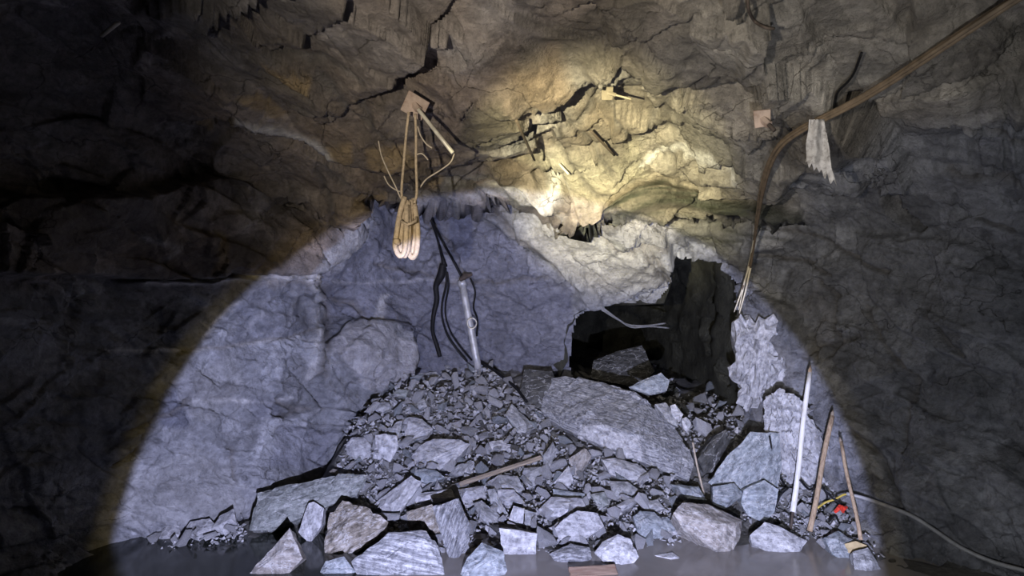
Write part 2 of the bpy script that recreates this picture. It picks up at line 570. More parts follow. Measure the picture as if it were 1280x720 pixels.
# ledges and cracks: (line, depth in metres, width px)
cracks = [
    ([(860, 115), (910, 90), (960, 40)], 0.05, 3), ([(1025, 352), (1043, 372), (1038, 395), (1052, 420), (1040, 445)], 0.05, 2.5),
    ([(1008, 445), (1040, 432), (1078, 418)], 0.06, 3.5), ([(1025, 400), (1015, 425), (1025, 450)], 0.05, 2.5),  # first line: shadow streak at the pole top, cut in as a dark crack
    ([(940, 262), (1000, 290), (1060, 312), (1110, 340)], 0.04, 2.5), ([(945, 318), (1000, 325), (1040, 345)], 0.05, 2.5),
    ([(1060, 540), (1090, 565), (1110, 600), (1125, 640)], 0.06, 3.5), ([(1170, 390), (1185, 420), (1205, 445)], 0.05, 3),
    ([(160, 545), (195, 520), (240, 500)], 0.04, 3), ([(150, 585), (180, 560), (190, 520)], 0.05, 2.5), ([(285, 560), (298, 600)], 0.03, 2),
    ([(340, 500), (380, 515), (345, 520)], 0.04, 3), ([(375, 90), (440, 110), (500, 150)], 0.05, 3), ([(660, 95), (720, 150), (765, 190)], 0.06, 3),
    ([(735, 130), (760, 100), (745, 120), (720, 145)], 0.05, 3), ([(760, 130), (800, 160), (815, 165)], 0.06, 3), ([(800, 170), (850, 110), (880, 90)], 0.05, 4),
    ([(400, 60), (455, 100), (470, 130)], 0.045, 5), ([(400, 190), (470, 250)], 0.06, 4), ([(320, 40), (450, 52)], 0.035, 5), ([(330, 57), (395, 80)], 0.06, 2.5),
    ([(540, 222), (600, 240), (640, 280), (690, 322), (716, 350)], 0.10, 3.5), ([(395, 380), (440, 378), (470, 400)], 0.08, 3), ([(460, 330), (560, 352), (690, 345)], 0.03, 2),
    ([(810, 300), (825, 330), (838, 352)], 0.05, 3), ([(800, 295), (815, 325), (832, 345)], 0.05, 2), ([(690, 180), (740, 210), (800, 215)], 0.06, 3),
    ([(650, 255), (720, 265), (780, 295), (830, 300)], 0.05, 3), ([(400, 200), (420, 240), (415, 290)], 0.07, 4), ([(1150, 160), (1210, 150), (1280, 165)], 0.05, 3),
    ([(1180, 210), (1280, 215)], 0.05, 3), ([(1080, 380), (1140, 470), (1130, 560)], 0.03, 2.5), ([(150, 354), (240, 352), (300, 350), (395, 344)], -0.07, 2.2), ([(398, 350), (402, 400), (396, 470)], -0.05, 3), ([(406, 350), (410, 400), (404, 470)], 0.05, 3),
    ([(220, 440), (300, 430), (390, 415)], 0.02, 2), ([(1235, 270), (1280, 285)], 0.04, 2.5), ([(520, 260), (560, 300), (590, 345)], 0.03, 2)]
crackness = np.zeros(len(U))
for pts, dp, wd in cracks:
    d, s = line_dist(U5, pts)
    g = np.exp(-(d / wd) ** 2)
    push -= dp * g * (0.55 if pts[0][1] < 230 else 1.0)
    crackness = np.maximum(crackness, g)

base = np.stack([(U[:, 0] - 640) / FPX * depth, depth, CAMZ - (U[:, 1] - 360) / FPX * depth], 1)
G = base.reshape(NY, NX, 3)
nrm = np.cross(np.gradient(G, axis=1).reshape(-1, 3), np.gradient(G, axis=0).reshape(-1, 3))
nrm /= np.linalg.norm(nrm, axis=1)[:, None] + 1e-12
view = base - np.array([0, 0, CAMZ])
nrm *= -np.sign((nrm * view).sum(1))[:, None]

# per-region roughness of the break
hang = sstep(-30, 30, poly_sd(U9, [(-400, 350), (180, 350), (395, 345), (455, 245), (590, 262), (720, 250), (840, 280), (1010, 270), (1000, 180), (1290, 130), (1700, 100), (1700, -400), (-400, -400)]))
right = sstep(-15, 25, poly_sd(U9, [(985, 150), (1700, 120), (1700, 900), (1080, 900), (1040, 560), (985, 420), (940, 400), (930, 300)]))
warp = base + 0.035 * np.stack([fbm(base, 0.4, 3, 3), fbm(base, 0.4, 43, 3), fbm(base, 0.4, 83, 3)], 1)
R1 = rot_matrix(0.5, 0.3, 0.5)
R2 = rot_matrix(-0.4, 0.6, -0.2)
band_f = sstep(-10, 14, poly_sd(U9, [(560, 232), (640, 214), (820, 222), (870, 236), (1015, 258), (1015, 282), (930, 280), (850, 292), (700, 268), (560, 262)]))
l1, le1, ca = lobes(warp, 0.62, 21, (1.5, 1.1, 0.8), R1, 0.9, 0.28)
l2, le2, cx2 = lobes(warp, 0.55, 31, (1.2, 1.2, 0.8), R2, 0.9, 0.28)
l3, le3, cb = lobes(warp, 0.26, 22, (1.7, 1.0, 0.7), R1, 1.0, 0.3)
l4, le4, cx4 = lobes(warp, 0.22, 32, (1.2, 1.2, 0.8), R2, 1.0, 0.3)
l5, le5, cc = lobes(warp, 0.10, 23, (1.8, 1.0, 0.7), R1, 1.0, 0.3)
l6, le6, cd = lobes(warp, 0.085, 33, (1.2, 1.2, 0.8), R2, 1.0, 0.3)
fb, eb, cfb = facet(warp, 0.42, 26, (1.8, 1.2, 0.7), R1, 0.5)
fs, es, cs = facet(warp, 0.13, 27, (5.0, 2.0, 0.45), rot_matrix(0.1, 0.15, -0.12), 0.4)
disp = (0.11 + 0.15 * hang) * (l1 - 0.8 * l2) + (0.060 + 0.020 * hang) * (l3 - 0.8 * l4) + (0.024 - 0.012 * hang) * (l5 - 0.8 * l6)
disp += (0.022 - 0.014 * hang) * fb + (0.010 - 0.005 * hang) * fbm(base, 0.12, 71, 4) + 0.025 * band_f * fs
disp -= 0.02 * np.exp(-eb / 0.03) * (cfb > 0.55)
fade = sstep(0, 60, np.minimum(np.minimum(U[:, 0] + 260, 1550 - U[:, 0]), 9999))
vert = base + nrm * (push + disp * (0.3 + 0.7 * fade))[:, None]

# mineral colours of the rock, plus shade put into groove and pole streak
col = np.ones((len(U), 3)) * np.array([0.235, 0.24, 0.258])
brown = np.array([0.225, 0.18, 0.14])
mixf = (hang * np.clip(0.75 + 0.45 * fbm(base, 0.6, 91, 3), 0, 1))[:, None] * np.maximum(sstep(1150, 760, U[:, 0]), 0.9 * sstep(200, 110, U[:, 1]))[:, None]
col = col * (1 - mixf) + brown * mixf
mixf = (hang * sstep(640, 900, U[:, 0]))[:, None] * 0.55
col = col * (1 - mixf) + np.array([0.27, 0.25, 0.20]) * mixf
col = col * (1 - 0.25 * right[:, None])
col *= (0.70 + 0.60 * cb)[:, None] * (0.80 + 0.40 * cc)[:, None] * (0.84 + 0.32 * ca)[:, None]


def tint_patch(poly, c, amt, ew=6, U_=None):
    global col
    f = (amt * sstep(-ew, ew, poly_sd(U5 if U_ is None else U_, poly)))[:, None]
    col = col * (1 - f) + np.array(c) * f


def vein(pts, c, amt, wd):
    global col
    d, s = line_dist(wobble(U, 2.5, 25, 15), pts)
    f = (amt * np.exp(-(d / wd) ** 2))[:, None]
    col = col * (1 - f) + np.array(c) * f


streak = fbm(np.stack([U[:, 0] / 60, (U[:, 1] + 0.12 * U[:, 0]) / 5, 0 * U[:, 0]], 1), 1.0, 120, 4)
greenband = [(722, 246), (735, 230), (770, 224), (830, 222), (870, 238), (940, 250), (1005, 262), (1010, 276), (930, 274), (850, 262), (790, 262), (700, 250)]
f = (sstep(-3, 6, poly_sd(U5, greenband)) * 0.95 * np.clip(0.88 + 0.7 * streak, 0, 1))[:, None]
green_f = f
f = (sstep(-6, 10, poly_sd(U9, [(560, 225), (700, 232), (720, 262), (640, 262), (560, 252)])) * np.clip(0.2 + 0.9 * streak, 0, 1))[:, None]
col = col * (1 - f) + np.array([0.37, 0.365, 0.35]) * f
ochre = (0.36, 0.265, 0.14)
for poly in ([(300, 85), (325, 80), (362, 118), (350, 124)], [(248, 145), (262, 147), (262, 157), (250, 155)], [(408, 152), (440, 150), (446, 170), (415, 176)],
             [(460, 148), (505, 150), (520, 185), (495, 200), (462, 175)], [(330, 48), (390, 62), (386, 78), (348, 62)], [(440, 236), (480, 232), (485, 246), (442, 250)],
             [(255, 285), (270, 295), (268, 330), (256, 340)], [(520, 215), (545, 205), (560, 225), (540, 240), (520, 236)]):
    tint_patch(poly, ochre, 0.75, 4)
tint_patch([(640, 60), (700, 50), (720, 100), (660, 100)], (0.20, 0.14, 0.09), 0.6, 12)
tint_patch([(500, 60), (640, 50), (660, 120), (560, 150)], (0.22, 0.165, 0.13), 0.5, 14)
tint_patch([(580, 90), (625, 78), (650, 120), (610, 160), (570, 150)], (0.10, 0.095, 0.075), 0.65, 6)
tint_patch([(750, 10), (830, -10), (800, 60), (720, 70), (650, 40)], (0.10, 0.09, 0.07), 0.55, 10)
tint_patch([(400, 440), (450, 402), (505, 430), (500, 462), (450, 480), (440, 470)], (0.38, 0.375, 0.39), 0.8, 3)
tint_patch([(470, 370), (482, 366), (478, 405), (470, 404)], (0.50, 0.50, 0.50), 0.7, 4)
tint_patch([(1000, 380), (1030, 360), (1050, 420), (1030, 440)], (0.24, 0.23, 0.23), 0.5, 6)
tint_patch([(700, 262), (820, 296), (832, 345), (740, 350), (650, 290)], (0.31, 0.30, 0.285), 0.6, 8)
tint_patch([(945, 272), (985, 278), (996, 296), (984, 310), (948, 312)], (0.46, 0.46, 0.47), 0.9, 3)
tint_patch([(920, 400), (965, 396), (990, 440), (1000, 500), (1060, 640), (1070, 690), (960, 560), (940, 490), (918, 460)], (0.20, 0.195, 0.19), 0.6, 8)
tint_patch([(1000, 250), (1290, 330), (1290, 520), (1050, 450)], (0.22, 0.225, 0.235), 0.3, 40)
tint_patch([(650, 200), (800, 170), (810, 215), (700, 218)], (0.40, 0.38, 0.30), 0.5, 12)
for pts, a, wd in (([(180, 353), (240, 351), (300, 349), (395, 345)], 1.0, 3.4), ([(140, 437), (215, 436), (240, 438), (300, 430), (370, 420)], 0.5, 1.8),
                   ([(395, 350), (470, 353), (580, 350)], 0.6, 1.6), ([(300, 120), (350, 140), (400, 155), (440, 190)], 0.6, 4), ([(170, 330), (200, 300), (150, 290)], 0.2, 4),
                   ([(225, 500), (330, 505), (360, 498)], 0.4, 2), ([(255, 420), (290, 385), (320, 365)], 0.35, 1.8), ([(300, 420), (330, 375)], 0.4, 1.6),
                   ([(345, 415), (372, 360)], 0.4, 1.6), ([(600, 245), (680, 225), (705, 216)], 0.6, 2.5), ([(388, 352), (392, 420), (385, 470)], 0.45, 4),
                   ([(640, 372), (560, 352)], 0.3, 2), ([(800, 190), (845, 172), (890, 168), (930, 180)], 0.5, 2)):
    vein(pts, (0.72, 0.71, 0.70), min(1, a * 1.25), wd * 1.15)
face_blue = (0.15, 0.155, 0.20)  # darker, bluer tone over the middle of the back face
tint_patch([(462, 246), (590, 264), (650, 298), (716, 352), (716, 475), (500, 475), (507, 430), (482, 402), (402, 394), (397, 352), (440, 315), (466, 280)], face_blue, 0.68, 3)
tint_patch([(300, 366), (390, 354), (390, 416), (330, 424), (290, 430)], (0.155, 0.16, 0.185), 0.65, 3)
tint_patch([(400, 398), (440, 396), (470, 402), (432, 412), (412, 436), (400, 430)], (0.13, 0.135, 0.16), 0.75, 3)
tint_patch([(190, 490), (240, 470), (245, 500), (230, 535), (195, 530)], (0.145, 0.155, 0.205), 0.65, 4)
tint_patch([(470, 374), (482, 366), (478, 406), (468, 408)], (0.46, 0.46, 0.48), 0.8, 3)
tint_patch([(392, 440), (405, 440), (402, 560), (388, 570)], (0.165, 0.17, 0.185), 0.6, 4)
tint_patch([(340, 530), (400, 540), (395, 590), (330, 585)], (0.165, 0.17, 0.21), 0.5, 6)
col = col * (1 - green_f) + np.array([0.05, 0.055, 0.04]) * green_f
for pts, wd, am in (([(640, 246), (700, 258), (760, 262), (830, 266)], 2.5, 0.7), ([(770, 258), (850, 290), (925, 302)], 2.5, 0.7), ([(700, 268), (760, 282), (800, 296)], 2, 0.5),
                    ([(560, 236), (620, 244), (680, 240)], 2.5, 0.6), ([(545, 246), (600, 270), (650, 300), (700, 335)], 3, 0.6), ([(860, 270), (930, 292), (990, 300)], 2.5, 0.6),
                    ([(860, 250), (930, 258), (1000, 270)], 3, 0.7), ([(600, 228), (640, 236), (690, 232)], 2, 0.5)):
    vein(pts, (0.07, 0.072, 0.06), am, wd)
tint_patch([(1088, 205), (1106, 205), (1162, 280), (1152, 292), (1108, 262)], (0.13, 0.125, 0.12), 0.7, 3)  # long groove: its shade is put into the colour
tint_patch([(372, 344), (400, 300), (440, 262), (458, 258), (463, 288), (440, 314), (402, 342)], (0.38, 0.38, 0.39), 0.8, 3)
tint_patch([(150, 660), (170, 600), (240, 560), (290, 575), (310, 640), (240, 655)], (0.31, 0.31, 0.315), 0.6, 8)
tint_patch([(220, 475), (290, 440), (300, 480), (260, 530), (235, 520)], (0.28, 0.28, 0.285), 0.6, 5)
tint_patch([(300, 500), (345, 498), (350, 520), (310, 524)], (0.17, 0.175, 0.21), 0.6, 4)
f = (0.75 * crackness)[:, None]
col = col * (1 - f) + np.array([0.13, 0.12, 0.11]) * f
col = np.clip(col, 0.01, 0.95)

hole = [(713, 480), (713, 420), (722, 396), (745, 386), (790, 383), (828, 378), (838, 352), (832, 322), (870, 326), (902, 334), (916, 362), (925, 400), (921, 430),
        (928, 470), (930, 520), (905, 560), (800, 560), (713, 520)]
inhole = poly_sd(U5, hole) > 0

idx = np.arange(NY * NX).reshape(NY, NX)
quads = np.stack([idx[:-1, :-1], idx[1:, :-1], idx[1:, 1:], idx[:-1, 1:]], -1).reshape(-1, 4)
qc = U[quads].mean(1)
keep = ~inhole[quads].any(1)
ceil_q = poly_sd(U9, [(-400, 245), (150, 225), (300, 215), (440, 238), (560, 240), (640, 262), (720, 252), (840, 285), (1010, 272), (1000, 180), (1290, 130), (1700, 100), (1700, -400), (-400, -400)])[quads].mean(1) > 0
left_q = (~ceil_q) & (poly_sd(U, [(-400, 100), (440, 100), (456, 260), (440, 320), (400, 350), (402, 392), (470, 396), (506, 430), (508, 900), (-400, 900)])[quads].mean(1) > 0)
right_q = (~ceil_q) & (~left_q) & (qc[:, 0] > 872)
back_q = ~(ceil_q | left_q | right_q)


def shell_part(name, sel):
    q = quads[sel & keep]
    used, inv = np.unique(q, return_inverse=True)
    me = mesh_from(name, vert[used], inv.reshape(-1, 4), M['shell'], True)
    a = me.color_attributes.new('painted', 'FLOAT_COLOR', 'POINT')
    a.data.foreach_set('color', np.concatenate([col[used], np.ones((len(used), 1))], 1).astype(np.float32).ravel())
    o = link(name, me)
    tag(o, kind='structure')
    return o


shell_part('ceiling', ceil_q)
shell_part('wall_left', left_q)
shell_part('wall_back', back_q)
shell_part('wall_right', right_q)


def shell_depth(x, y):
    """Distance in front of the camera at which the finished rock stands at a pixel."""
    j = np.abs(gx - x).argmin()
    i = np.abs(gy - y).argmin()
    return float(vert[i * NX + j][1])


# the side passage behind the opening: a tube of broken rock running back and bending left
hp = np.array(hole, float)
hc = hp.mean(0)
hsub = []
for i in range(len(hp)):
    for t in np.linspace(0, 1, 8, endpoint=False):
        hsub.append(hp[i] * (1 - t) + hp[(i + 1) % len(hp)] * t)
hsub = np.array(hsub)
NS = len(hsub)
ring = []
for kk in range(60):
    s = kk / 59
    grow = 1.07 + 0.35 * s
    pp = hc + (hsub - hc) * grow
    dd = 1 / W(hsub / 100)
    front = np.stack([(pp[:, 0] - 640) / FPX * dd, dd, CAMZ - (pp[:, 1] - 360) / FPX * dd], 1)
    front[:, 1] += -0.10 + 8.5 * s
    front[:, 0] += 0.35 * s * 8.5 * 0.30 - 2.2 * s ** 3
    front[:, 2] -= 0.1 * s
    if kk == 59:
        front = front.mean(0) + (front - front.mean(0)) * 0.02
    ring.append(front)
T = np.concatenate(ring)
tn = T - np.repeat(np.array([r.mean(0) for r in ring]), NS, 0)
tn[:, 1] = 0
tn /= np.linalg.norm(tn, axis=1)[:, None] + 1e-9
f1_, e1_, c1_ = facet(T, 0.55, 61, (1.2, 1, 0.8), R1)
f2_, e2_, c2_ = facet(T, 0.2, 62, (1.2, 1, 0.8), R1)
kfac = np.repeat(np.clip(np.arange(60) / 4.0, 0, 1), NS)
T2 = T + tn * (0.07 * f1_ + 0.03 * f2_ + 0.05 * kfac)[:, None]
qi = []
for kk in range(59):
    for j in range(NS):
        qi.append((kk * NS + j, kk * NS + (j + 1) % NS, (kk + 1) * NS + (j + 1) % NS, (kk + 1) * NS + j))
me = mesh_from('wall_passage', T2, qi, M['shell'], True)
a = me.color_attributes.new('painted', 'FLOAT_COLOR', 'POINT')
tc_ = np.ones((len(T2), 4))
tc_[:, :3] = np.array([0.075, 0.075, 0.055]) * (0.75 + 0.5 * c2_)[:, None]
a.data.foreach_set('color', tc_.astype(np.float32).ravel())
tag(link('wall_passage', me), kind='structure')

# ------------------------------------------------------------------ floor: mud, and the mound under the broken rock
mound_px = [(505, 466, 5.55), (600, 458, 6.2), (690, 475, 5.9), (432, 565, 4.62), (440, 530, 4.8), (470, 498, 5.12), (520, 540, 5.15), (640, 560, 5.0), (740, 600, 4.6), (300, 645, 4.1),
            (400, 635, 4.25), (500, 635, 4.25), (600, 640, 4.2), (700, 640, 4.15), (800, 635, 4.2), (840, 600, 4.5), (900, 575, 4.8), (960, 620, 4.35),
            (1020, 640, 4.1), (1060, 640, 4.0), (640, 500, 5.6), (560, 500, 5.6), (840, 500, 6.6), (800, 470, 7.2), (900, 490, 6.6), (960, 540, 4.9)]
mp3 = [at(*p) for p in mound_px]
mp3 += [Vector((x, y, -0.06)) for x, y in ((-1.6, 3.75), (-0.9, 3.62), (-0.3, 3.62), (0.2, 3.62), (0.8, 3.66), (1.4, 3.62), (1.9, 3.72), (2.3, 3.4), (-2.4, 3.5))]
mp3 += [Vector((x, 3.0, -0.08)) for x in (-2.5, -1.2, 0, 1.2, 2.5)]
mp3 += [Vector((1.2, 9.0, 0.45)), Vector((2.6, 9.0, 0.45)), Vector((-2, 6.5, 0.7)), Vector((0, 7.2, 0.9)), Vector((-1.62, 5.0, 0.0)), Vector((-1.5, 5.35, 0.12)), Vector((-1.25, 5.75, 0.3)), Vector((-1.75, 4.65, -0.1)), Vector((-2.0, 4.35, -0.1)), Vector((-2.9, 4.2, -0.05)), Vector((2.3, 4.4, 0.3))]
MH = tps_fit([(p.x, p.y) for p in mp3], np.array([p.z for p in mp3]), 3e-3)


def mound_z(xy):
    return np.maximum(MH(xy), -0.10)


fx = np.arange(-4.6, 4.6, 0.04)
fy = np.concatenate([np.arange(0.6, 3.2, 0.1), np.arange(3.2, 7.0, 0.035), np.arange(7.0, 16, 0.12)])
FX, FY = np.meshgrid(fx, fy)
fp = np.stack([FX.ravel(), FY.ravel()], 1)
fz = mound_z(fp)
fz = np.where(fp[:, 1] < 2.9, -0.05, fz)
fz = np.where(fp[:, 1] > 9, 0.45, fz)
P3 = np.concatenate([fp, fz[:, None]], 1)
q1, q2, q3 = facet(P3, 0.16, 41, (1, 1, 0.6))
fz2 = fz + (0.05 * q1 + 0.02 * fbm(P3, 0.1, 44, 3)) * sstep(-0.03, 0.08, fz) + 0.012 * fbm(P3, 0.5, 47, 3) * (fz < 0.05)
P3[:, 2] = fz2 - 0.085 * sstep(-0.05, 0.08, fz) - 0.005
fi = np.arange(P3.shape[0]).reshape(FX.shape)
fq = np.stack([fi[:-1, :-1], fi[:-1, 1:], fi[1:, 1:], fi[1:, :-1]], -1).reshape(-1, 4)
me = mesh_from('floor', P3, fq, M['shell'], True)
a = me.color_attributes.new('painted', 'FLOAT_COLOR', 'POINT')
fcl = np.ones((len(P3), 4))
t_ = sstep(-0.02, 0.12, fz)[:, None]
fcl[:, :3] = np.array([0.10, 0.095, 0.08]) * (1 - t_) + np.array([0.17, 0.168, 0.16]) * t_ * (0.7 + 0.6 * q3)[:, None]
a.data.foreach_set('color', fcl.astype(np.float32).ravel())
tag(link('floor', me), kind='structure')


def mound_hit(x, y):
    """First point of the floor seen at a pixel."""
    d = np.arange(2.4, 9.5, 0.02)
    px = (x - 640) / FPX * d
    pz = CAMZ - (y - 360) / FPX * d
    h = mound_z(np.stack([px, d], 1))
    m = pz <= h
    i = int(m.argmax()) if m.any() else len(d) - 1
    return Vector((px[i], d[i], pz[i]))

m, nt, b = new_mat('muddy_water')
tc = node(nt, 'ShaderNodeNewGeometry').outputs['Position']
n_ = noise(nt, tc, 2.2, 5, 0.55)
nt.links.new(ramp(nt, n_, [(0.35, (0.19, 0.175, 0.158)), (0.65, (0.255, 0.24, 0.222))]), b.inputs['Base Color'])
b.inputs['Roughness'].default_value = 0.16
b.inputs['Specular IOR Level'].default_value = 0.5
bump(nt, b, [(noise(nt, tc, 5.0, 2, 0.5), 0.06, 0.02)])
M['water'] = m
M['dark_water'] = plain_material('dark_water', (0.018, 0.021, 0.016), 0.12, 0, 0.3, 1.5, None, 0.03, 0.02)
for x0, x1, mt, lab in ((-0.75, 2.5, 'water', 'still grey-brown muddy puddle between the rubble and the bottom edge'),
                        (-3.4, -0.752, 'dark_water', 'dark shallow water at the foot of the left wall')):
    wx, wy = np.meshgrid(np.linspace(x0, x1, 40), np.linspace(2.2, 4.05, 16))
    wp = np.stack([wx.ravel(), wy.ravel(), np.full(wx.size, -0.03)], 1)
    wi = np.arange(wx.size).reshape(wx.shape)
    wq = np.stack([wi[:-1, :-1], wi[:-1, 1:], wi[1:, 1:], wi[1:, :-1]], -1).reshape(-1, 4)
    tag(link('puddle', mesh_from('puddle', wp, wq, M[mt], True)), lab, 'puddle')

# ------------------------------------------------------------------ rocks


def displace_bm(bm, amt, size, seed):
    bm.normal_update()
    P = np.array([v.co[:] for v in bm.verts])
    N = np.array([v.normal[:] for v in bm.verts])
    Rm = rot_matrix(seed * 0.7, seed * 1.3, seed * 0.4)
    v1, e1, c1 = facet(P, size, 200 + seed, (1.6, 1.0, 0.8), Rm)
    v2, e2, c2 = facet(P, size * 0.4, 300 + seed, (1.6, 1.0, 0.8), Rm)
    P = P + N * (amt * (v1 + 0.4 * v2))[:, None]
    for v, p in zip(bm.verts, P):
        v.co = p


def hull_bm(points):
    bm = bmesh.new()
    for p in points:
        bm.verts.new(p)
    r = bmesh.ops.convex_hull(bm, input=bm.verts)
    junk = list({e for e in r['geom_interior'] + r['geom_unused'] if isinstance(e, bmesh.types.BMVert)})
    bmesh.ops.delete(bm, geom=junk, context='VERTS')
    bmesh.ops.recalc_face_normals(bm, faces=bm.faces)
    return bm


placed = []          # (x, y, radius px, short reference)


def ray(x, y):
    return Vector(((x - 640) / FPX, 1.0, -(y - 360) / FPX))


def traced_rock(name, poly, mat, label, ref, thick=0.55, tilt=42, yaw=0, band=0, lift=0.10, fwd=0.35, ridge=None, rough=0.02, depth_=None, group=None, cat='rock', detail=1.0):
    """Rock whose face toward the camera fills an outline; ridge = [(x, y, lift)] raised corners on that face."""
    cx = sum(p[0] for p in poly) / len(poly)
    cy = sum(p[1] for p in poly) / len(poly)
    c = mound_hit(cx, cy) if depth_ is None else at(cx, cy, depth_)
    wpx = max(p[0] for p in poly) - min(p[0] for p in poly)
    hpx = max(p[1] for p in poly) - min(p[1] for p in poly)
    size = math.sqrt(wpx * hpx) / FPX * c.y
    n = Vector((math.sin(math.radians(yaw)), -math.cos(math.radians(yaw)) * math.cos(math.radians(tilt)), math.sin(math.radians(tilt)))).normalized()
    toward = (Vector((0, 0, CAMZ)) - c).normalized()
    c = c + toward * size * fwd * 0.8
    cam_p = Vector((0, 0, CAMZ))
    bx, by = max(poly, key=lambda p: p[1])
    for _ in range(40):                      # bring it forward until its lowest corner rests on the ground
        r_ = ray(bx, by)
        p = cam_p + r_ * ((c - cam_p).dot(n) / r_.dot(n))
        if p.z >= max(float(mound_z(np.array([[p.x, p.y]]))[0]), -0.03) - 0.05:
            break
        c = cam_p + (c - cam_p) * 0.988

    def on_plane(x, y, h=0.0):
        r = ray(x, y)
        t = (c + n * h - cam_p).dot(n) / r.dot(n)
        return cam_p + r * t
    pts = []
    for (x, y) in poly:
        p = on_plane(x, y)
        pts.append(p)
        away = (p - cam_p).normalized()
        q = c + (p - c) * 0.86
        pts.append(q + (-n * 0.75 + away * 0.25) * size * thick)
    if ridge is None:
        ridge = []
        for j in range(3):
            a, b_ = random.sample(poly, 2)
            t = random.uniform(0.35, 0.65)
            ridge.append((cx * 0.4 + 0.6 * (a[0] * t + b_[0] * (1 - t)), cy * 0.4 + 0.6 * (a[1] * t + b_[1] * (1 - t)), random.uniform(0.6, 2.2) * lift))
    for (x, y, h) in ridge:
        pts.append(on_plane(x, y, h * size))
    # local frame: x along the banding, z out of the face
    right_ = on_plane(cx + 10, cy) - on_plane(cx, cy)
    up_ = on_plane(cx, cy - 10) - on_plane(cx, cy)
    xa = (right_.normalized() * math.cos(math.radians(band)) + up_.normalized() * math.sin(math.radians(band)))
    za = n
    xa = (xa - za * xa.dot(za)).normalized()
    ya = za.cross(xa)
    mw = Matrix((xa, ya, za)).transposed().to_4x4()
    mw.translation = c - n * size * thick * 0.5
    inv = mw.inverted()
    bm = hull_bm([inv @ p for p in pts])
    bmesh.ops.triangulate(bm, faces=bm.faces)
    cuts = 2 if wpx * hpx < 900 else (4 if wpx * hpx < 4000 else 6)
    bmesh.ops.subdivide_edges(bm, edges=bm.edges, cuts=cuts, use_grid_fill=True)
    if wpx * hpx > 9000:
        bmesh.ops.triangulate(bm, faces=bm.faces)
        bmesh.ops.subdivide_edges(bm, edges=bm.edges, cuts=2, use_grid_fill=True)
    displace_bm(bm, rough * size * detail, size * 0.26, len(placed) + 1)
    o = bm_obj(name, bm, M[mat])
    o.matrix_world = mw
    tag(o, label, cat, group)
    placed.append((cx, cy, math.sqrt(wpx * hpx) / 2, ref, poly))
    return o


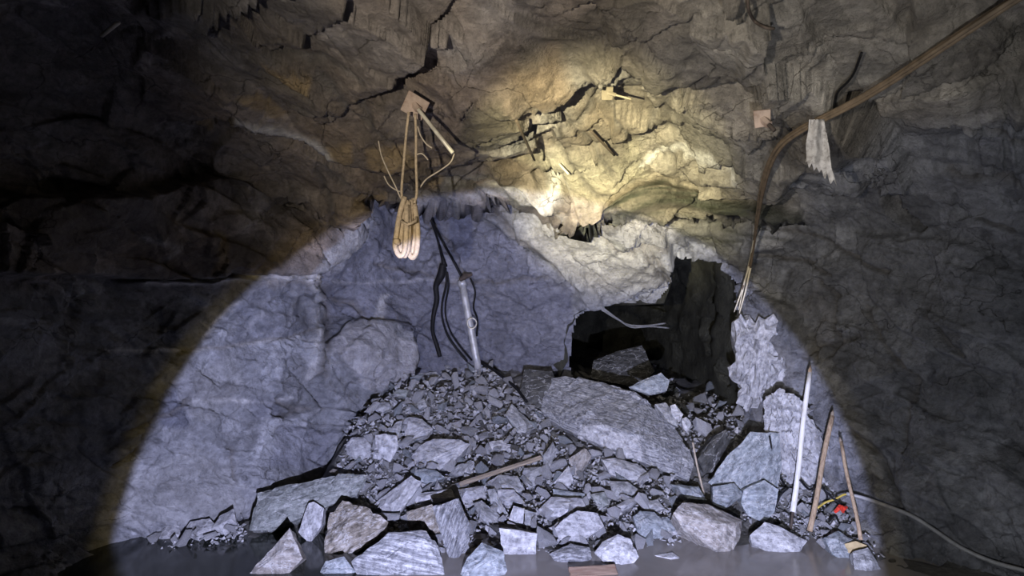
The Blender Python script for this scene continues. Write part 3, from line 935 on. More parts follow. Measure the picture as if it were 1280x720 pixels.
G1 = 'large rocks of the collapsed pile'
L = [
    # name, outline, material, label, reference, options
    ('rock_slab', [(674, 511), (698, 500), (689, 474), (704, 471), (749, 478), (791, 489), (813, 513), (842, 532), (858, 556), (867, 580), (861, 601), (848, 590), (802, 573), (756, 555), (733, 549), (709, 536), (684, 523)], 'streak',
     'biggest streaky grey slab tilted across the top right of the rubble', 'the big streaky slab', dict(thick=0.22, tilt=50, yaw=-14, band=-22, fwd=0.25, ridge=[(800, 545, 0.16), (757, 531, 0.15), (730, 532, 0.09), (793, 492, 0.06), (700, 505, 0.03)], rough=0.022)),
    ('boulder', [(513, 571), (524, 558), (542, 548), (573, 549), (587, 556), (571, 573), (549, 588), (513, 584)], 'lilac',
     'pale lilac flat-faced boulder in the middle left of the rubble slope', 'the pale lilac boulder', dict(band=20, lift=0.06)),
    ('rock', [(504, 524), (512, 521), (528, 524), (541, 536), (534, 543), (507, 551)], 'lilac', 'pale flat stone just above the shadow strip over the pale lilac boulder', 'the pale flat stone', dict()),
    ('rock', [(513, 486), (524, 466), (545, 465), (551, 470), (530, 486)], 'grey', 'grey wedge-shaped stone near the top left of the rubble, below the rock face', 'the top left wedge stone', dict()),
    ('rock_slab', [(631, 518), (640, 505), (667, 531), (660, 541), (647, 540)], 'grey', 'narrow grey slab lying diagonally left of the big streaky slab', 'the narrow diagonal slab', dict(band=-40)),
    ('stone', [(587, 482), (596, 480), (601, 487), (598, 495), (591, 494)], 'lilac', 'small squarish stone below the foot of the grey pipe', 'the stone under the pipe', dict()),
    ('stone', [(611, 552), (627, 550), (638, 558), (633, 563), (613, 562)], 'white', 'pale flat-topped stone in the centre of the slope right of the lilac boulder', 'the pale flat-topped stone', dict()),
    ('rock', [(560, 594), (573, 580), (591, 578), (591, 595)], 'grey', 'grey block just below the right end of the pale lilac boulder', 'the grey block under the lilac boulder', dict(band=60)),
    ('rock_shard', [(679, 569), (691, 552), (696, 564), (689, 582), (680, 594)], 'grey', 'upright narrow shard right of the brown timber lath', 'the upright narrow shard', dict(tilt=15, band=70)),
    ('rock', [(711, 573), (731, 560), (740, 571), (724, 598), (716, 593)], 'tan', 'olive-grey layered rock standing on edge below the big slab', 'the layered rock on edge', dict(tilt=20, band=65)),
    ('rock', [(692, 603), (711, 582), (717, 600), (711, 609), (696, 609)], 'lilac', 'pale triangular rock left of the layered rock on edge', 'the pale triangular rock', dict(tilt=30)),
    ('rock', [(651, 596), (656, 585), (676, 583), (679, 602), (660, 612)], 'grey', 'five-sided grey rock at the upper end of the brown timber lath', 'the five-sided grey rock', dict()),
    ('rock_slab', [(607, 604), (624, 593), (647, 596), (657, 613), (642, 617), (624, 608)], 'grey', 'long flat slab directly under the brown timber lath', 'the slab under the lath', dict(tilt=55, band=-15)),
    ('rock', [(572, 612), (604, 607), (608, 622), (596, 628), (582, 637)], 'lilac', 'lilac block with a square top at the lower end of the timber lath', 'the square-topped lilac block', dict()),
    ('rock', [(517, 618), (564, 611), (569, 622), (544, 629), (520, 629)], 'white', 'pale elongated wedge lying on top of the tall pointed boulder', 'the pale wedge', dict(band=8, thick=0.5)),
    ('boulder', [(541, 634), (573, 624), (589, 658), (587, 676), (565, 709), (556, 684)], 'band', 'tall pointed pale boulder tapering down beside the banded boulder', 'the tall pointed boulder', dict(tilt=25, band=70, ridge=[(576, 660, 0.16), (566, 640, 0.1)], fwd=0.5)),
    ('rock', [(508, 640), (540, 630), (558, 668), (545, 672), (512, 664)], 'brown', 'brown and white stained rock behind the banded boulder', 'the brown and white stained rock', dict(tilt=20, band=30, fwd=0.2)),
    ('boulder', [(439, 702), (486, 666), (533, 663), (550, 688), (557, 724), (450, 728)], 'band', 'large boulder with white parallel bands at the bottom edge of the photo', 'the banded boulder', dict(tilt=35, band=-12, ridge=[(530, 672, 0.12), (490, 680, 0.08)], fwd=0.6)),
    ('boulder', [(570, 726), (584, 698), (602, 678), (629, 690), (634, 713), (626, 728)], 'blue', 'blue-grey speckled boulder at the bottom edge right of the banded boulder', 'the blue-grey boulder', dict(tilt=30, fwd=0.6)),
    ('boulder', [(624, 660), (671, 667), (669, 696), (633, 703), (627, 684)], 'white', 'pale square-faced block standing at the edge of the puddle', 'the pale square-faced block', dict(tilt=12, fwd=0.55, ridge=[(650, 680, 0.03)], thick=0.7)),
    ('rock_slab', [(611, 656), (640, 656), (675, 668), (660, 672), (626, 669)], 'dark', 'dark flat slab resting behind the pale square-faced block', 'the dark flat slab', dict(tilt=65, fwd=0.35, thick=0.4)),
    ('rock', [(591, 629), (602, 625), (627, 647), (633, 656), (611, 657), (600, 648)], 'grey', 'grey oblong rock lying diagonally right of the tall pointed boulder', 'the grey oblong rock', dict(band=-35)),
    ('rock', [(622, 612), (642, 612), (657, 629), (634, 632), (622, 625)], 'lilac', 'rounded pale rock below the slab under the timber lath', 'the rounded pale rock', dict()),
    ('rock_shard', [(609, 612), (618, 611), (626, 632), (637, 647), (628, 648), (614, 630)], 'grey', 'thin curved shard wedged left of the rounded pale rock', 'the thin curved shard', dict(band=-55)),
    ('rock', [(636, 649), (642, 632), (656, 636), (653, 659), (638, 659)], 'white', 'pale upright block above the dark flat slab', 'the pale upright block', dict(tilt=20, band=80)),
    ('rock', [(656, 637), (671, 641), (670, 656), (656, 659)], 'grey', 'small grey block touching the right side of the pale upright block', 'the small grey block', dict(tilt=25)),
    ('rock_slab', [(673, 637), (689, 621), (727, 623), (732, 633), (702, 646), (684, 645)], 'lilac', 'broad pale slab leaning on the six-sided speckled boulder', 'the broad pale slab', dict(tilt=50, band=10)),
    ('rock', [(691, 611), (731, 617), (729, 630), (692, 622)], 'blue', 'blue-grey flat rock behind the broad pale slab', 'the blue-grey flat rock', dict(tilt=40, fwd=0.25)),
    ('boulder', [(693, 660), (708, 646), (722, 638), (747, 642), (755, 658), (735, 672), (716, 681), (699, 674)], 'lilac', 'six-sided speckled grey boulder in the lower middle of the rubble', 'the six-sided boulder', dict(tilt=38, fwd=0.55, ridge=[(722, 655, 0.05)])),
    ('rock', [(738, 618), (756, 615), (762, 631), (753, 640)], 'green', 'greenish-grey wedge right of the broad pale slab', 'the greenish-grey wedge', dict(tilt=30, band=-40)),
    ('rock_slab', [(752, 574), (768, 573), (796, 580), (814, 593), (807, 602), (782, 599), (762, 592)], 'lilac', 'pale stepped slab just below the middle of the big streaky slab', 'the pale stepped slab', dict(tilt=45, band=-20)),
    ('boulder', [(686, 692), (713, 680), (737, 684), (740, 698), (713, 710), (696, 705)], 'band', 'low grey boulder at the water edge left of the white-nosed boulder', 'the low grey boulder', dict(tilt=45, fwd=0.5)),
    ('boulder', [(743, 691), (753, 678), (772, 668), (788, 674), (798, 696), (785, 712), (755, 703)], 'white', 'white-nosed boulder jutting into the puddle above the rusty board', 'the white-nosed boulder', dict(tilt=30, fwd=0.6)),
    ('boulder', [(791, 646), (800, 638), (818, 640), (834, 657), (830, 672), (800, 675)], 'blue', 'bluish rounded boulder on the shore left of the tan-topped boulder', 'the bluish shore boulder', dict(tilt=38, fwd=0.5)),
    ('rock_slab', [(822, 648), (834, 646), (850, 662), (833, 668)], 'blue', 'small bluish slab between the bluish shore boulder and tan-topped boulder', 'the small bluish slab', dict(tilt=40, band=-30)),
    ('boulder', [(842, 641), (856, 628), (884, 630), (929, 650), (926, 668), (918, 687), (896, 690), (851, 657)], 'tan', 'big tan-topped boulder standing in the puddle', 'the tan-topped boulder', dict(tilt=42, yaw=10, fwd=0.65, band=-20, thick=0.6, ridge=[(897, 655, 0.26), (920, 653, 0.2), (898, 684, 0.1)])),
    ('boulder', [(937, 669), (956, 653), (972, 657), (1010, 676), (1002, 688), (982, 701), (940, 681)], 'lilac', 'flat grey boulder at the water edge in front of the white pole', 'the flat shore boulder', dict(tilt=42, fwd=0.55, ridge=[(985, 675, 0.08)])),
    ('stone', [(818, 694), (840, 690), (859, 702), (838, 705)], 'white', 'flat pale stone lying alone in the puddle', 'the flat stone in the puddle', dict(tilt=65, fwd=0.3, thick=0.3)),
    ('stone', [(942, 698), (956, 696), (960, 701), (952, 705)], 'lilac', 'small stone in the water below the flat shore boulder', 'the small stone in the water', dict(tilt=55, thick=0.4)),
    ('stone', [(966, 701), (974, 700), (988, 708), (980, 711)], 'lilac', 'thin sliver of stone in the water furthest right', 'the thin sliver in the water', dict(tilt=60, thick=0.3)),
    ('boulder', [(884, 604), (910, 570), (938, 540), (973, 542), (978, 580), (972, 613), (950, 622), (930, 612), (905, 614)], 'blue', 'biggest blue-grey angular boulder leaning on the right wall', 'the big right boulder', dict(tilt=14, yaw=-12, fwd=0.1, band=55, ridge=[(945, 575, 0.14), (925, 600, 0.1)], depth_=4.38, thick=0.5)),
    ('boulder', [(930, 612), (955, 600), (973, 612), (968, 640), (955, 654), (935, 645), (926, 628)], 'blue', 'blue-grey crumbling rock directly under the big right boulder', 'the crumbling blue rock', dict(tilt=12, fwd=0.2, depth_=4.25)),
    ('rock', [(891, 608), (918, 604), (930, 619), (906, 637), (891, 630)], 'blue', 'blue-grey block wedged under the left foot of the big right boulder', 'the wedged blue block', dict(tilt=15, fwd=0.2, depth_=4.25)),
    ('rock', [(872, 574), (893, 545), (908, 537), (912, 552), (893, 590), (880, 592)], 'dark', 'dark leaning rock in the gap right of the big streaky slab', 'the dark leaning rock', dict(tilt=10, depth_=4.95, band=55)),  # shade of the gap is put into its dark colour
    ('rock_shard', [(884, 562), (896, 542), (902, 545), (889, 570)], 'grey', 'thin grey shard in front of the dark leaning rock', 'the thin shard in the gap', dict(tilt=10, depth_=4.9)),
    ('rock_slab', [(312, 663), (322, 616), (357, 609), (411, 595), (460, 593), (446, 617), (400, 632), (356, 655), (336, 662)], 'green', 'broad greenish slab at the left edge of the rubble against the left wall', 'the broad left slab', dict(tilt=38, yaw=4, fwd=0.3, thick=0.35, ridge=[(345, 620, 0.08), (400, 605, 0.05), (336, 655, 0.03)], band=15)),
    ('rock', [(373, 665), (385, 630), (392, 627), (405, 635), (402, 657), (387, 681)], 'lilac', 'pale upright rock leaning on the front of the broad left slab', 'the pale upright left rock', dict(tilt=22, fwd=0.5, band=70)),
    ('boulder', [(302, 728), (330, 696), (362, 660), (378, 698), (362, 712), (350, 728)], 'tan', 'pyramid-shaped grey rock at the bottom edge furthest left of the pile', 'the pyramid rock', dict(tilt=25, fwd=0.5, ridge=[(352, 690, 0.1)])),
    ('boulder', [(405, 676), (412, 645), (428, 625), (452, 632), (486, 652), (481, 665), (444, 692), (407, 699)], 'brown', 'brown-stained rough boulder left of the banded boulder', 'the brown-stained boulder', dict(tilt=32, band=25, fwd=0.45, rough=0.04)),
    ('rock', [(395, 726), (407, 701), (430, 696), (452, 724)], 'blue', 'blue-grey rock at the bottom edge left of the banded boulder', 'the bottom left blue rock', dict(tilt=30, fwd=0.5)),
    ('stone', [(364, 712), (376, 708), (378, 716), (366, 719)], 'green', 'small stone beside the foot of the pyramid rock', 'the stone by the pyramid rock', dict(fwd=0.5)),
    ('rock', [(470, 628), (486, 615), (514, 595), (527, 603), (506, 618), (497, 646), (484, 648)], 'white', 'pale long rock sloping down left of the pale wedge', 'the pale long rock', dict(tilt=30, band=45)),
    ('stone', [(411, 590), (416, 586), (423, 587), (424, 593), (416, 595)], 'tan', 'single pale pebble on top of the broad left slab', 'the single pebble', dict(fwd=1.0, rough=0.01)),
    ('rock', [(432, 556), (440, 547), (455, 546), (464, 556), (462, 571), (446, 577), (434, 567)], 'lilac', 'rounded rock crossed by a white vein at the left rim of the pile', 'the veined round rock', dict(tilt=25)),
    ('rock', [(466, 573), (469, 544), (482, 542), (496, 544), (499, 557), (488, 578)], 'lilac', 'upright pale block at the left rim beside the veined round rock', 'the upright rim block', dict(tilt=20, band=80)),
    ('rock', [(484, 541), (496, 527), (503, 525), (499, 544), (490, 547)], 'grey', 'small leaning slab left of the pale flat stone', 'the small leaning slab', dict(tilt=30)),
    ('stone', [(489, 493), (499, 486), (511, 488), (507, 496)], 'green', 'greenish stone below the top left wedge stone', 'the greenish stone', dict()),
    ('stone', [(468, 512), (474, 503), (486, 503), (490, 510), (478, 515)], 'grey', 'grey stone at the upper left rim of the rubble slope', 'the upper rim stone', dict()),
    ('stone', [(521, 503), (530, 497), (534, 508), (523, 512)], 'grey', 'small square stone in the gravel below the top left wedge stone', 'the small square stone', dict()),
    ('rock', [(513, 590), (530, 585), (545, 588), (557, 597), (535, 605), (520, 600)], 'blue', 'bluish low rock tucked under the pale lilac boulder', 'the bluish low rock', dict()),
    ('rock', [(762, 601), (784, 602), (799, 612), (784, 625), (767, 623)], 'grey', 'grey rounded rock under the pale stepped slab', 'the grey rounded rock', dict()),
    ('rock', [(764, 634), (785, 624), (803, 618), (790, 634), (776, 639)], 'lilac', 'pale flat rock below the grey rounded rock', 'the pale flat rock', dict(tilt=50)),
    ('rock', [(803, 628), (822, 624), (831, 636), (813, 641)], 'grey', 'grey stone above the bluish shore boulder', 'the grey shore stone', dict()),
    ('rock_slab', [(838, 605), (873, 608), (884, 625), (860, 623)], 'blue', 'thin blue-grey slab under the lower tip of the big streaky slab', 'the thin tip slab', dict(tilt=50, band=-20)),
    ('rock', [(786, 484), (806, 474), (826, 466), (837, 476), (834, 489), (813, 494)], 'blue', 'grey rock perched behind the top right edge of the big streaky slab', 'the perched rock', dict(tilt=20, depth_=5.25)),
    ('rock', [(838, 507), (844, 505), (854, 518), (849, 528), (841, 520)], 'white', 'small pale rock on the right shoulder of the big streaky slab', 'the pale shoulder rock', dict(tilt=25, depth_=4.95)),
    ('rock', [(852, 524), (858, 521), (864, 528), (861, 543), (854, 536)], 'lilac', 'small rock beside the right tip of the big streaky slab', 'the small tip rock', dict(tilt=25, depth_=4.85)),
    ('rock', [(818, 505), (832, 503), (846, 520), (848, 534), (836, 528)], 'grey', 'broken grey rock behind the right shoulder of the big streaky slab', 'the broken shoulder rock', dict(tilt=30, depth_=5.0)),
    ('boulder', [(742, 450), (770, 440), (802, 432), (818, 464), (800, 480), (737, 478)], 'dark', 'dark boulder lying inside the mouth of the side passage', 'the passage boulder', dict(tilt=20, depth_=6.9)),
    ('boulder', [(648, 500), (655, 462), (690, 464), (700, 482), (690, 505), (668, 512)], 'dark', 'dark rock under the upper left end of the big streaky slab', 'the dark propping rock', dict(tilt=40, depth_=5.75)),  # shadow beside the slab is put into its dark colour
    ('stone', [(0, 700), (-8, 690), (20, 683), (47, 684), (30, 692)], 'grey', 'flat pale stone at the far left edge of the photo by the water', 'the far left stone', dict(tilt=70, thick=0.3, fwd=0.3)),
    ('rock', [(192, 672), (203, 655), (222, 650), (226, 668), (205, 682)], 'lilac', 'flaky stone at the left wall foot, left of its neighbours', 'the left flaky stone', dict(tilt=45)),
    ('rock', [(228, 668), (238, 652), (262, 648), (272, 660), (248, 676)], 'lilac', 'flaky stone at the left wall foot, middle one', 'the middle flaky stone', dict(tilt=45)),
    ('rock', [(262, 662), (275, 645), (292, 636), (296, 655), (280, 668)], 'lilac', 'flaky stone at the left wall foot, nearest the broad left slab', 'the right flaky stone', dict(tilt=45)),
    ('rock_slab', [(922, 405), (932, 400), (960, 402), (975, 430), (984, 450), (968, 482), (945, 504), (930, 498), (921, 470)], 'lilac', 'pale flaky slab standing at the right edge of the side passage', 'the pale flaky slab', dict(tilt=4, yaw=-18, depth_=5.0, fwd=0.15, thick=0.35, rough=0.15, band=60)),
    ('rock_slab', [(960, 502), (975, 490), (1002, 505), (1030, 560), (1036, 610), (1005, 606), (975, 590), (962, 535)], 'lilac', 'pale cracked slab leaning on the right wall behind the white pole', 'the pale cracked slab', dict(tilt=8, yaw=-20, depth_=4.55, fwd=0.12, thick=0.2, rough=0.09, band=60)),
    ('rock', [(1030, 672), (1048, 664), (1068, 676), (1085, 700), (1062, 706), (1040, 692)], 'blue', 'bluish rock at the foot of the middle brown pole', 'the bluish pole-foot rock', dict(tilt=35)),
    ('rock', [(1066, 690), (1085, 684), (1102, 712), (1085, 722), (1068, 712)], 'grey', 'grey rock at the bottom edge below the shortest pole', 'the bottom right rock', dict(tilt=35)),
]
for nm, poly, mat, lab, ref, kw in L:
    traced_rock(nm, poly, mat, lab, ref, group=G1, **kw)


def pip(x, y, poly):
    c = False
    for (x0, y0), (x1, y1) in zip(poly, poly[1:] + poly[:1]):
        if (y0 > y) != (y1 > y) and x < (x1 - x0) * (y - y0) / (y1 - y0) + x0:
            c = not c
    return c


# ------------------------------------------------------------------ smaller loose stones: copies of a few shapes, each an object
def proto_stone(i):
    r = random.Random(900 + i)
    fl = r.choice([0.4, 0.5, 0.6, 0.75])
    wd = r.uniform(0.5, 0.95)
    ring_ = sorted(r.uniform(0, 6.28) for _ in range(r.choice([4, 5, 5, 6])))
    pts = []
    for a in ring_:
        k_ = r.uniform(0.85, 1.15)
        pts.append((1.3 * k_ * math.cos(a), 1.3 * wd * k_ * math.sin(a), fl * r.uniform(0.2, 0.7)))
        k_ *= r.uniform(0.75, 1.1)
        pts.append((1.3 * k_ * math.cos(a + 0.2), 1.3 * wd * k_ * math.sin(a + 0.2), -fl * r.uniform(0.3, 1.0)))
    pts.append((r.uniform(-0.4, 0.4), r.uniform(-0.3, 0.3), fl * r.uniform(0.7, 1.2)))
    bm = hull_bm(pts)
    bmesh.ops.triangulate(bm, faces=bm.faces)
    bmesh.ops.subdivide_edges(bm, edges=bm.edges, cuts=2, use_grid_fill=True)
    displace_bm(bm, 0.035, 0.5, 60 + i)
    me = bpy.data.meshes.new('stone')
    bm.to_mesh(me)
    bm.free()
    return me


protos = []
for i in range(18):
    me = proto_stone(i)
    me.materials.append(M[ROCKMATS[i % len(ROCKMATS)]])
    protos.append((me, ROCKMATS[i % len(ROCKMATS)]))
ADJ = {'white': 'light grey', 'grey': 'grey', 'lilac': 'pale grey', 'band': 'banded grey', 'blue': 'bluish grey', 'green': 'greenish grey', 'tan': 'tan-grey'}
regions = [
    ([(432, 590), (436, 540), (470, 500), (500, 463), (545, 456), (615, 458), (650, 500), (690, 530), (690, 570), (560, 575), (500, 600)], 120, (5.0, 8.5)),
    ([(400, 625), (500, 590), (600, 570), (690, 545), (760, 568), (850, 605), (885, 640), (840, 660), (790, 690), (690, 690), (600, 690), (540, 690), (480, 660), (410, 640)], 90, (7, 13)),
    ([(975, 610), (1030, 615), (1070, 650), (1095, 700), (1040, 690), (1000, 660)], 22, (5, 10)),
    ([(845, 500), (925, 470), (930, 540), (890, 545), (865, 530)], 14, (6, 11)),
    ([(180, 672), (300, 640), (300, 662), (210, 682)], 10, (6, 10))]
taken = [(p[0], p[1], p[2] * 0.8) for p in placed]
stones = []
for reg, want, (r0, r1) in regions:
    xs = [p[0] for p in reg]
    ys = [p[1] for p in reg]
    got = tries = 0
    while got < want and tries < 9000:
        tries += 1
        x, y = random.uniform(min(xs), max(xs)), random.uniform(min(ys), max(ys))
        if not pip(x, y, reg):
            continue
        r = r0 + (r1 - r0) * random.random() ** 1.6
        if any(pip(p[0] + (x - p[0]) * 1.12, p[1] + (y - p[1]) * 1.12, p[4]) for p in placed):
            continue
        k_ = 0.85 if tries < 3000 else 0.68
        if any((x - s[0]) ** 2 + ((y - s[1]) * 1.15) ** 2 < (k_ * (r + s[2])) ** 2 for s in stones):
            continue
        stones.append((x, y, r))
        got += 1
named = [(p[0], p[1], p[3]) for p in placed]
counts = {}
for x, y, r in sorted(stones, key=lambda s: (s[0] - 640) ** 2 + (s[1] - 560) ** 2):
    me, mk = random.choice(protos)
    c = mound_hit(x, y)
    rad = r / FPX * c.y
    o = bpy.data.objects.new('stone', me)
    n = Vector((random.gauss(0, 0.35), random.gauss(-1.1, 0.45), 1)).normalized()
    q = n.to_track_quat('Z', 'Y').to_matrix() @ Matrix.Rotation(random.uniform(0, 6.28), 3, 'Z')
    s = rad * random.uniform(0.95, 1.15)
    o.matrix_world = Matrix.Translation(c + Vector((0, -0.5 * rad, 0.30 * rad))) @ q.to_4x4() @ Matrix.Diagonal((s, s, s, 1))
    COL.objects.link(o)
    lx, ly, ref = min(named, key=lambda t: (t[0] - x) ** 2 + (t[1] - y) ** 2)
    ang = math.degrees(math.atan2(ly - y, x - lx)) % 360
    where = ['right of', 'above right of', 'above', 'above left of', 'left of', 'below left of', 'below', 'below right of'][int((ang + 22.5) // 45) % 8]
    sz = 'palm-sized' if r < 6.5 else ('fist-sized' if r < 9 else 'head-sized')
    base_l = '%s %s stone %s %s' % (sz, ADJ[mk], where, ref)
    kk = counts.get(base_l, 0)
    counts[base_l] = kk + 1
    suffix = ['', ', second one', ', third one', ', fourth one', ', fifth one', ', sixth one', ', seventh one', ', eighth one'][min(kk, 7)]
    tag(o, base_l + suffix, 'stone', 'loose stones of the rubble slope')

# gravel between the stones: too many to count
cps = []
for i in range(8):
    bm = hull_bm([(random.uniform(-1, 1) * 1.2, random.uniform(-1, 1), random.uniform(-0.5, 0.5)) for _ in range(8)])
    bmesh.ops.triangulate(bm, faces=bm.faces)
    bm.verts.index_update()
    cps.append((np.array([v.co[:] for v in bm.verts]), np.array([[v.index for v in f.verts] for f in bm.faces])))
    bm.free()
GV, GF, nv = [], [], 0
greg = [([(420, 620), (432, 540), (500, 460), (620, 456), (700, 540), (870, 605), (890, 650), (830, 690), (700, 705), (560, 705), (400, 700)], 6200, 1.6, 5.2),
        ([(930, 640), (985, 540), (1035, 600), (1110, 705), (1040, 700)], 1300, 1.5, 4.0), ([(150, 676), (300, 632), (310, 668), (200, 686)], 400, 1.5, 5),
        ([(840, 500), (930, 465), (935, 560), (870, 560)], 500, 1.5, 4.5), ([(790, 478), (840, 470), (868, 540), (850, 545)], 200, 2, 5)]
for reg, cnt, r0, r1 in greg:
    xs = [p[0] for p in reg]
    ys = [p[1] for p in reg]
    cand = np.stack([rng.uniform(min(xs), max(xs), cnt * 3), rng.uniform(min(ys), max(ys), cnt * 3)], 1)
    cand = cand[poly_sd(cand, reg) > 0][:cnt]
    for x, y in cand:
        c = mound_hit(x, y)
        if c.z < -0.05:
            continue
        s = (r0 + (r1 - r0) * rng.random() ** 2.2) / FPX * c.y
        V, F = cps[rng.integers(8)]
        Rm = rot_matrix(rng.uniform(0, 6.28), rng.normal(0.5, 0.5), rng.normal(0, 0.5))
        GV.append(V @ Rm.T * s + np.array(c) + np.array([0, -0.2 * s, 0.2 * s - rng.uniform(0.0, 0.075)]))
        GF.append(F + nv)
        nv += len(V)
gme = mesh_from('gravel', np.concatenate(GV), np.concatenate(GF), M['white'])
tag(link('gravel', gme), 'fine grey rock chips filling gaps between the larger stones', 'gravel', kind='stuff')

# the slab's pale freshly broken lower edge is a part of its own
slab = next(o for o in COL.objects if o.get('label', '').startswith('biggest streaky'))
edge_polys = ([(720, 550), (730, 534), (757, 531), (773, 545), (774, 562), (756, 560)], [(773, 562), (774, 541), (799, 545), (803, 578), (784, 572)])
bm = bmesh.new()
bm.from_mesh(slab.data)
inside = []
for f in bm.faces:
    p = slab.matrix_world @ f.calc_center_median()
    x, y = p.x / p.y * FPX + 640, 360 - (p.z - CAMZ) / p.y * FPX
    if any(pip(x, y, e) for e in edge_polys):
        inside.append(f)
eb_ = bm.copy()
ids = {f.index for f in inside}
bmesh.ops.delete(bm, geom=inside, context='FACES')
bm.to_mesh(slab.data)
bm.free()
bmesh.ops.delete(eb_, geom=[f for f in eb_.faces if f.index not in ids], context='FACES')
e = bm_obj('fresh_edge', eb_, M['white'], slab)
e['label'] = 'pale freshly broken lower edge'

# ------------------------------------------------------------------ props
M['rust'] = plain_material('rusty_plate', (0.40, 0.31, 0.25), 0.7, 0.2, 0.3, 14, None, 0.4, 0.004, (0.26, 0.17, 0.12))
M['stained'] = plain_material('stained_plate', (0.16, 0.135, 0.10), 0.8, 0.0, 0.4, 14, None, 0.4, 0.004)
M['darksteel'] = plain_material('dull_rod', (0.26, 0.22, 0.16), 0.7, 0.1, 0.3, 22)
M['steel'] = plain_material('dusty_steel', (0.62, 0.58, 0.48), 0.5, 0.2, 0.25, 22, None, 0.2, 0.002)
M['pipe'] = plain_material('grey_pipe', (0.42, 0.42, 0.43), 0.45, 0.3, 0.3, 14, None, 0.2, 0.002)
M['darkrod'] = plain_material('rusty_rod', (0.06, 0.045, 0.035), 0.8, 0.1, 0.4, 30, None, 0.3, 0.002)
M['rope'] = plain_material('muddy_rope', (0.40, 0.315, 0.215), 0.9, 0.0, 0.3, 60, None, 0.6, 0.003)
M['wire'] = plain_material('pale_wire', (0.42, 0.36, 0.28), 0.7, 0.0, 0.3, 30)
M['cable'] = plain_material('brown_cable', (0.14, 0.10, 0.06), 0.8, 0.0, 0.4, 20, None, 0.3, 0.003)
M['black'] = plain_material('black_cable', (0.012, 0.012, 0.013), 0.55, 0.0, 0.3, 20)
M['black'].node_tree.nodes['Principled BSDF'].inputs['Specular IOR Level'].default_value = 0.12
M['bare'] = plain_material('bare_wire_end', (0.62, 0.56, 0.42), 0.55, 0.2, 0.2, 30)
M['rag'] = plain_material('dirty_white_rag', (0.50, 0.48, 0.46), 0.9, 0.0, 0.35, 26, None, 0.5, 0.006, (0.26, 0.24, 0.22))
M['whitepole'] = plain_material('white_plastic_pole', (0.72, 0.71, 0.68), 0.45, 0.0, 0.15, 5, (4, 4, 0.6), 0.15, 0.002, (0.55, 0.53, 0.48))
M['wood'] = plain_material('brown_wood', (0.33, 0.245, 0.16), 0.75, 0.0, 0.35, 12, (6, 6, 0.8), 0.5, 0.004, (0.19, 0.13, 0.08))
M['lath'] = plain_material('weathered_lath', (0.27, 0.225, 0.17), 0.8, 0.0, 0.35, 10, (0.6, 8, 8), 0.5, 0.004, (0.15, 0.115, 0.08))
M['board'] = plain_material('rusty_board', (0.20, 0.14, 0.10), 0.75, 0.0, 0.35, 10, (0.8, 8, 8), 0.5, 0.004, (0.18, 0.10, 0.07))
M['hose'] = plain_material('grey_hose', (0.26, 0.26, 0.26), 0.5, 0.0, 0.25, 20)
M['red'] = plain_material('red_plastic', (0.62, 0.05, 0.03), 0.45, 0.0, 0.25, 20)
M['yellow'] = plain_material('yellow_wire', (0.50, 0.38, 0.08), 0.5, 0.0, 0.25, 20)
M['tanblock'] = plain_material('tan_block', (0.42, 0.33, 0.18), 0.8, 0.0, 0.3, 20)

zpx = ((vert[:, 0] / vert[:, 1] * FPX + 640 + 300) / 4).astype(int)
zpy = ((360 - (vert[:, 2] - CAMZ) / vert[:, 1] * FPX + 300) / 4).astype(int)
ZB = np.full((300, 480), 99.0)
okz = (zpx >= 0) & (zpx < 480) & (zpy >= 0) & (zpy < 300)
np.minimum.at(ZB, (zpy[okz], zpx[okz]), vert[okz, 1])


def near_depth(x, y, r=6):
    i0, i1 = int((y - r + 300) / 4), int((y + r + 300) / 4)
    j0, j1 = int((x - r + 300) / 4), int((x + r + 300) / 4)
    z_ = ZB[i0:i1 + 1, j0:j1 + 1]
    z_ = z_[z_ < 50]
    if not len(z_):
        return shell_depth(x, y)
    return float(max(z_.min(), 0.9 * np.median(z_)))


def hug(x, y, off=0.05, r=6):
    return at(x, y, near_depth(x, y, r) - off)


def local(pts, o):
    return [Vector(p) - Vector(o) for p in pts]


def plate_bm(corners, n, t=0.012):
    bm = bmesh.new()
    a = [bm.verts.new(c) for c in corners]
    b_ = [bm.verts.new(c + n * t) for c in corners]
    bm.faces.new(a)
    bm.faces.new(b_[::-1])
    for i in range(len(a)):
        j = (i + 1) % len(a)
        bm.faces.new((a[j], a[i], b_[i], b_[j]))
    bmesh.ops.recalc_face_normals(bm, faces=bm.faces)
    bmesh.ops.bevel(bm, geom=list(bm.edges), offset=0.003, segments=1, affect='EDGES')
    return bm


def rock_bolt(label, corners, d, rod0, rod1, dr1, rad, mat_rod, finish='rust'):
    cx = sum(c[0] for c in corners) / 4
    cy = sum(c[1] for c in corners) / 4
    c = at(cx, cy, d)
    p0, p1 = at(*rod0, d - 0.01), at(*rod1, dr1)
    n = ((Vector((0, 0, CAMZ)) - c).normalized() * 0.75 + (p1 - p0).normalized() * 0.4).normalized()
    cam_p = Vector((0, 0, CAMZ))
    P = []
    for x, y in corners:
        r = ray(x, y)
        P.append(cam_p + r * ((c - cam_p).dot(n) / r.dot(n)) - c)
    root = empty('rock_bolt', c)
    tag(root, label, 'rock bolt', 'rock bolts with plates in the roof')
    bm_obj('plate', plate_bm(P, n), M[finish], root)
    q0, q1 = p0 - c, p1 - c
    dr = (q1 - q0).normalized()
    bm_obj('rod', tube_bm([([q0 - dr * 0.03, q0, q0 + (q1 - q0) * 0.5, q1], rad)], 10), mat_rod, root, smooth=True)
    bm_obj('nut', tube_bm([([q0 - dr * 0.03, q0 + dr * 0.035], rad * 1.9)], 6), M[finish], root)
    return root, c


